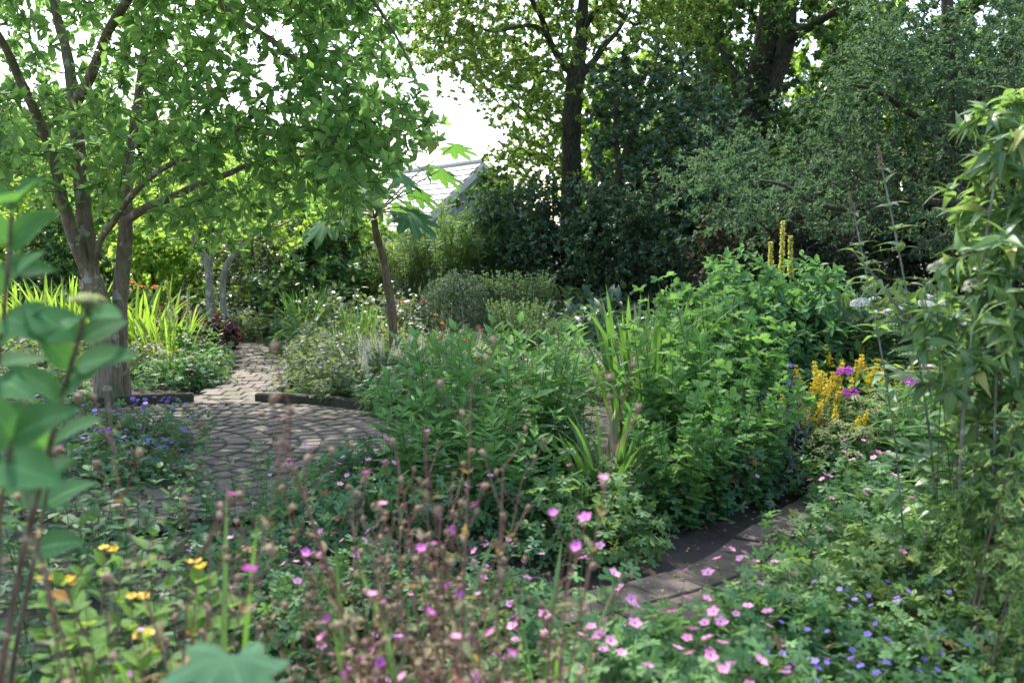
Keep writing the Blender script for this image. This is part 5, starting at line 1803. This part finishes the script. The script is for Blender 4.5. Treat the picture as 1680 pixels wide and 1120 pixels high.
def campion(nst, h, nfl, seed):
    def mk():
        th = thing("spent_campion", '', '')
        S = Stems(nst, h, .12, .22, .3)
        mb = MB(); S.draw(mb, .0026, 7, 4, top=1.0)
        t = np.linspace(.45, 1, 7)
        pp, tg = S.at(t), S.tan(t)
        br, ends = [], []
        for s in range(nst):
            for k in range(len(t)):
                for sd in (0, 1):
                    if U(0, 1) < .5:
                        a = U(0, 6.28)
                        e = pp[s, k] + (hdir(a) * .6 + UP * .9) * U(.03, .1)
                        br.append(np.array([pp[s, k], (pp[s, k] + e) / 2 + [0, 0, -.008], e])); ends.append(e)
        sel = rng.permutation(len(ends))[:95]
        ends, br = np.array(ends)[sel], [br[i] for i in sel]
        mb.tubes(np.array(br), .0014, 3, cap=False)
        mb.build("stems", M['stem_red'], th)
        mb = MB()
        n = len(ends)
        if 'cap' not in FM:
            cm = MB()
            cm.tubes(np.array([[(0, 0, -.002), (0, 0, .003), (.0005, 0, .009), (0, 0, .013), (0, 0, .014)]]), [.0025, .0058, .0064, .0045, .0035], 7)
            cm.leaves(T_DIA, hdir(np.arange(5) * 1.26) * .004 + UP * .013, hdir(np.arange(5) * 1.26) + UP * .6, UP, .006, .6)
            FM['cap'] = cm.mesh("seed_capsule", PT['dusky'], None, True)
        for e in ends:
            put("seed_capsule", FM['cap'], th, tuple(e), (U(-.7, .7), U(-.7, .7), U(0, 6)), U(.5, 1.05))
        mb = MB(); S.leaves(mb, T_LANCE, .07, 8, 2, 1.2, (0, 40), .1, .8, .35, 90, jit=.4)
        mb.build("foliage", M['campion'], th)
        for i in rng.permutation(n)[:nfl]:
            put("flower", flower5('magenta' if i % 3 else 'pink'), th, tuple(ends[i] + [0, 0, .015]), (U(-.9, .9), U(-.9, .9), U(0, 6)), .021 * U(.8, 1.15))
        return th
    return mk


GC = "spent campions in front"
for v, px, D, s, lab in [
    (0, 720, 2.25, 1.3, "spent brown pink campion with the tallest stems near the centre"),
    (1, 805, 2.15, 1.3, "spent campion with stem reaching up right of the tallest one"),
    (2, 630, 2.05, 1.05, "spent campion left of the tallest one beside the grass blade"),
    (0, 540, 2.3, .98, "spent campion between the two tall grass blades"),
    (1, 440, 2.1, .85, "spent campion above the big lobed leaf"),
    (2, 330, 1.95, .85, "spent campion right of the yellow flowers"),
    (0, 230, 1.8, 1.35, "tall spent campion reaching before the magnolia trunk"),
    (1, 130, 1.9, .88, "spent campion right of the hydrangea stem"),
    (2, 60, 1.75, .75, "spent campion in the lower left corner"),
    (2, 760, 1.95, 1.0, "spent campion at the bottom right of the drift"),
    (1, 860, 2.5, .88, "spent campion at the right end beside the pink cranesbills"),
    (0, 280, 1.65, .72, "spent campion low at the bottom left"),
    (2, 840, 2.2, 1.12, "spent campion leaning before the lime cranesbill"),
    (0, 590, 2.5, 1.1, "spent campion at the left flank of the central drift"),
    (2, 680, 2.6, 1.15, "spent campion behind the tallest one"),
]:
    place('camp%d' % v, campion(*[(7, .98, 7, 0), (6, .95, 6, 1), (8, .85, 8, 2)][v]), px, D, lab, "campion", s, group=GC)

yf = flower5('hyper', 35)


def hyper():
    th = thing("yellow_hypericum", '', '')
    S = Stems(7, .95, .14, .25, .25)
    mb = MB(); S.draw(mb, .003, 6, 4); mb.build("stems", M['stem_red'], th)
    mb = MB(); S.leaves(mb, T_OVATE, .082, 11, 2, 1.1, (0, 40), .15, .98, .7, 90, jit=.35); mb.build("foliage", M['hypericum'], th)
    for p in S.tips()[:2]:
        for k in range(4):
            put("flower", yf, th, tuple(p + rng.normal(0, .014, 3) + [0, 0, .01]), (U(-.6, .6), U(-.6, .6), U(0, 6)), .028)
    return th


for px, D, s, lab in [(265, 2.5, 1.0, "yellow flowered hypericum with lime leaves above the terrace"), (180, 2.3, .95, "lower yellow flowered hypericum nearer the hydrangea"), (120, 2.7, .95, "yellow flowered hypericum behind the hydrangea leaves")]:
    place('hyper', hyper, px, D, lab, "hypericum", s, group="yellow hypericums")
nett = herb_plant("nettle_leaf_plant", 'nettle', 10, .75, .22, .3, T_OVATE, .1, 10, 2, 1.0, (-5, 40), 90, .1, .55, .0035)
for px, D, s, lab in [(60, 3.2, 1.0, "leafy plant in the shade under the hydrangea"), (180, 3.4, .9, "leafy plant below the yellow hypericum"), (300, 3.3, .85, "leafy plant left of the tall grass blades"), (90, 4.4, 1.0, "leafy plant before the violet bellflowers"), (200, 4.8, .85, "leafy plant at the near left rim of the terrace"), (310, 4.9, .6, "small leafy plant at the near rim of the terrace bricks"), (400, 4.9, .75, "leafy herb standing over the front terrace bricks"), (420, 2.8, .7, "leafy plant behind the big lobed leaf"), (240, 2.5, .7, "leafy plant low at the bottom left"), (110, 2.4, .75, "leafy plant in the bottom left shade"), (20, 5.6, 1.0, "leafy plant at the left edge near the bellflowers"), (560, 2.3, .62, "leafy plant at the bottom below the campions"), (680, 1.95, .6, "leafy plant at the very bottom centre")]:
    place('nettle', nett, px, D, lab, "plant", s, group="leafy filler plants")

gb = lambda n, h, w: blade_plant("grass_blade_tuft", 'iris', n, h, w, .05, .18, .12)
place('gb1', gb(3, 1.12, .02), 325, 2.1, "tall upright green blades standing over the brick terrace", "grass", 1.0)
place('gb2', gb(5, .95, .022), 590, 2.2, "leaning green blades between the campion stems", "grass", .98)
place('gb3', gb(6, .9, .018), 700, 2.5, "arching green blades right of the leaning ones", "grass", .95)
place('gb3', None, 900, 2.7, "bent green blades among the pink cranesbills", "grass", .85)


def lobed_near():
    th = thing("lobed_leaf_plant", '', '')
    tpl = T_lobed(5, .5, 120, .8, (.7, .88, 1, .88, .7), 3, droop=.2, vz=.04)
    base = np.array([XG(400, 1.5), 1.5, 0])
    for (px, d, u, L) in [((375, 1075, 1.45), (-.2, -.6, -.2), (0, -.25, 1), .12), ((480, 1150, 1.35), (.3, -.6, .1), (0, -.3, 1), .1), ((280, 1150, 1.5), (-.6, -.3, 0), (0, -.2, 1), .1), ((390, 1110, 1.5), (.1, .9, .35), (0, -.6, .8), .1)]:
        e = P(*px)
        lb = MB(); lb.leaves(tpl, e[None], np.array([d]), np.array([u]), L)
        lf = lb.build("leaf", M['paper'], th, base, True)
        sb = MB(); sb.tubes(np.array([base * [1, 1, 0], base * .5 + e * .5 - UP * .1, e]), [.004, .003, .0025], 5)
        sb.build("leaf_stalk", M['stem'], lf, base, True)
    return th


place('lobed', lobed_near, 400, 1.5, "large lobed pale green leaves cut by the bottom picture border", "plant", 1.0, rot=0)
place('nearherb', herb_plant("near_leafy_shoot", 'hydrangea', 3, .62, .05, .12, T_LANCE_HI, .15, 6, 2, 1.3, (10, 60), 90, .3, .9, .004), 585, 1.6, "blurred shoot with long smooth leaves at the bottom centre", "plant", 1.05, rot=.4)
place('nearherb', None, 690, 1.45, "blurred shoot whose broad leaf crosses the lower border", "plant", .86, rot=1.7)

# ------------------------------------------------------------------ low cover and litter
def ground_cover():
    mb = MB()
    n = 44000
    x = U(-12, 12, n); y = 1.2 + 20 * U(0, 1, n) ** 1.5
    keep = np.abs(x) < y * .8 + 1.2
    x, y = x[keep], y[keep]
    pv = np.stack([x, y], 1)
    d = np.sqrt(((pv[:, None] - PAVE[None]) ** 2).sum(2)).min(1)
    t = np.hypot(x - TC[0], y - TC[1])
    keep = (d > .46) & (t > TR + .12) & np.array([noise.noise(Vector((a * 1.1, b * 1.1, 4))) > -.25 for a, b in pv])
    x, y = x[keep], y[keep]
    n = len(x)
    mb.leaves(T_CRANE, np.stack([x, y, .02 + U(0, .22, n)], 1), rng.normal(0, 1, (n, 3)) * [1, 1, .3], UP + rng.normal(0, .35, (n, 3)), U(.025, .055, n))
    o = mb.build("ground_cover", M['crane_dark'])
    o['kind'] = 'stuff'; o['label'] = "low green ground cover between the garden plants"
    mb = MB()
    n = 3200
    i = rng.integers(0, len(PAVE), n)
    p = PAVE[i] + rng.normal(0, .28, (n, 2))
    q = TC + hdir(U(0, 6.28, 500))[:, :2] * (TR * np.sqrt(U(0, 1, 500)))[:, None]
    p = np.concatenate([p, q]); n = len(p)
    mb.leaves(T_DIA, np.concatenate([p, np.full((n, 1), .034)], 1), rng.normal(0, 1, (n, 3)) * [1, 1, .05], UP + rng.normal(0, .15, (n, 3)), U(.008, .03, n), .6)
    o = mb.build("leaf_litter", M['brown_litter'])
    o['kind'] = 'stuff'; o['label'] = "fallen bits of leaf scattered on the paving"


ground_cover()


def fallen():
    o = thing("fallen_leaf", '', '')
    mb = MB(); mb.leaves(T_OVATE_HI, np.zeros((1, 3)), np.array([[1., .1, .02]]), UP[None], .1)
    mb.build("blade", M['crane_lime'], o, None, True)
    return o


for px, D, lab in [(1210, 5.45, "single pale green fallen leaf lying on the slab path"), (1185, 5.55, "pale fallen leaf at the left rim of the slab path"), (1310, 6.25, "fallen leaf lying farther up the slab path")]:
    place('fallen', fallen, px, D, lab, "leaf", .9, z=.04, group="fallen leaves on the slab path")
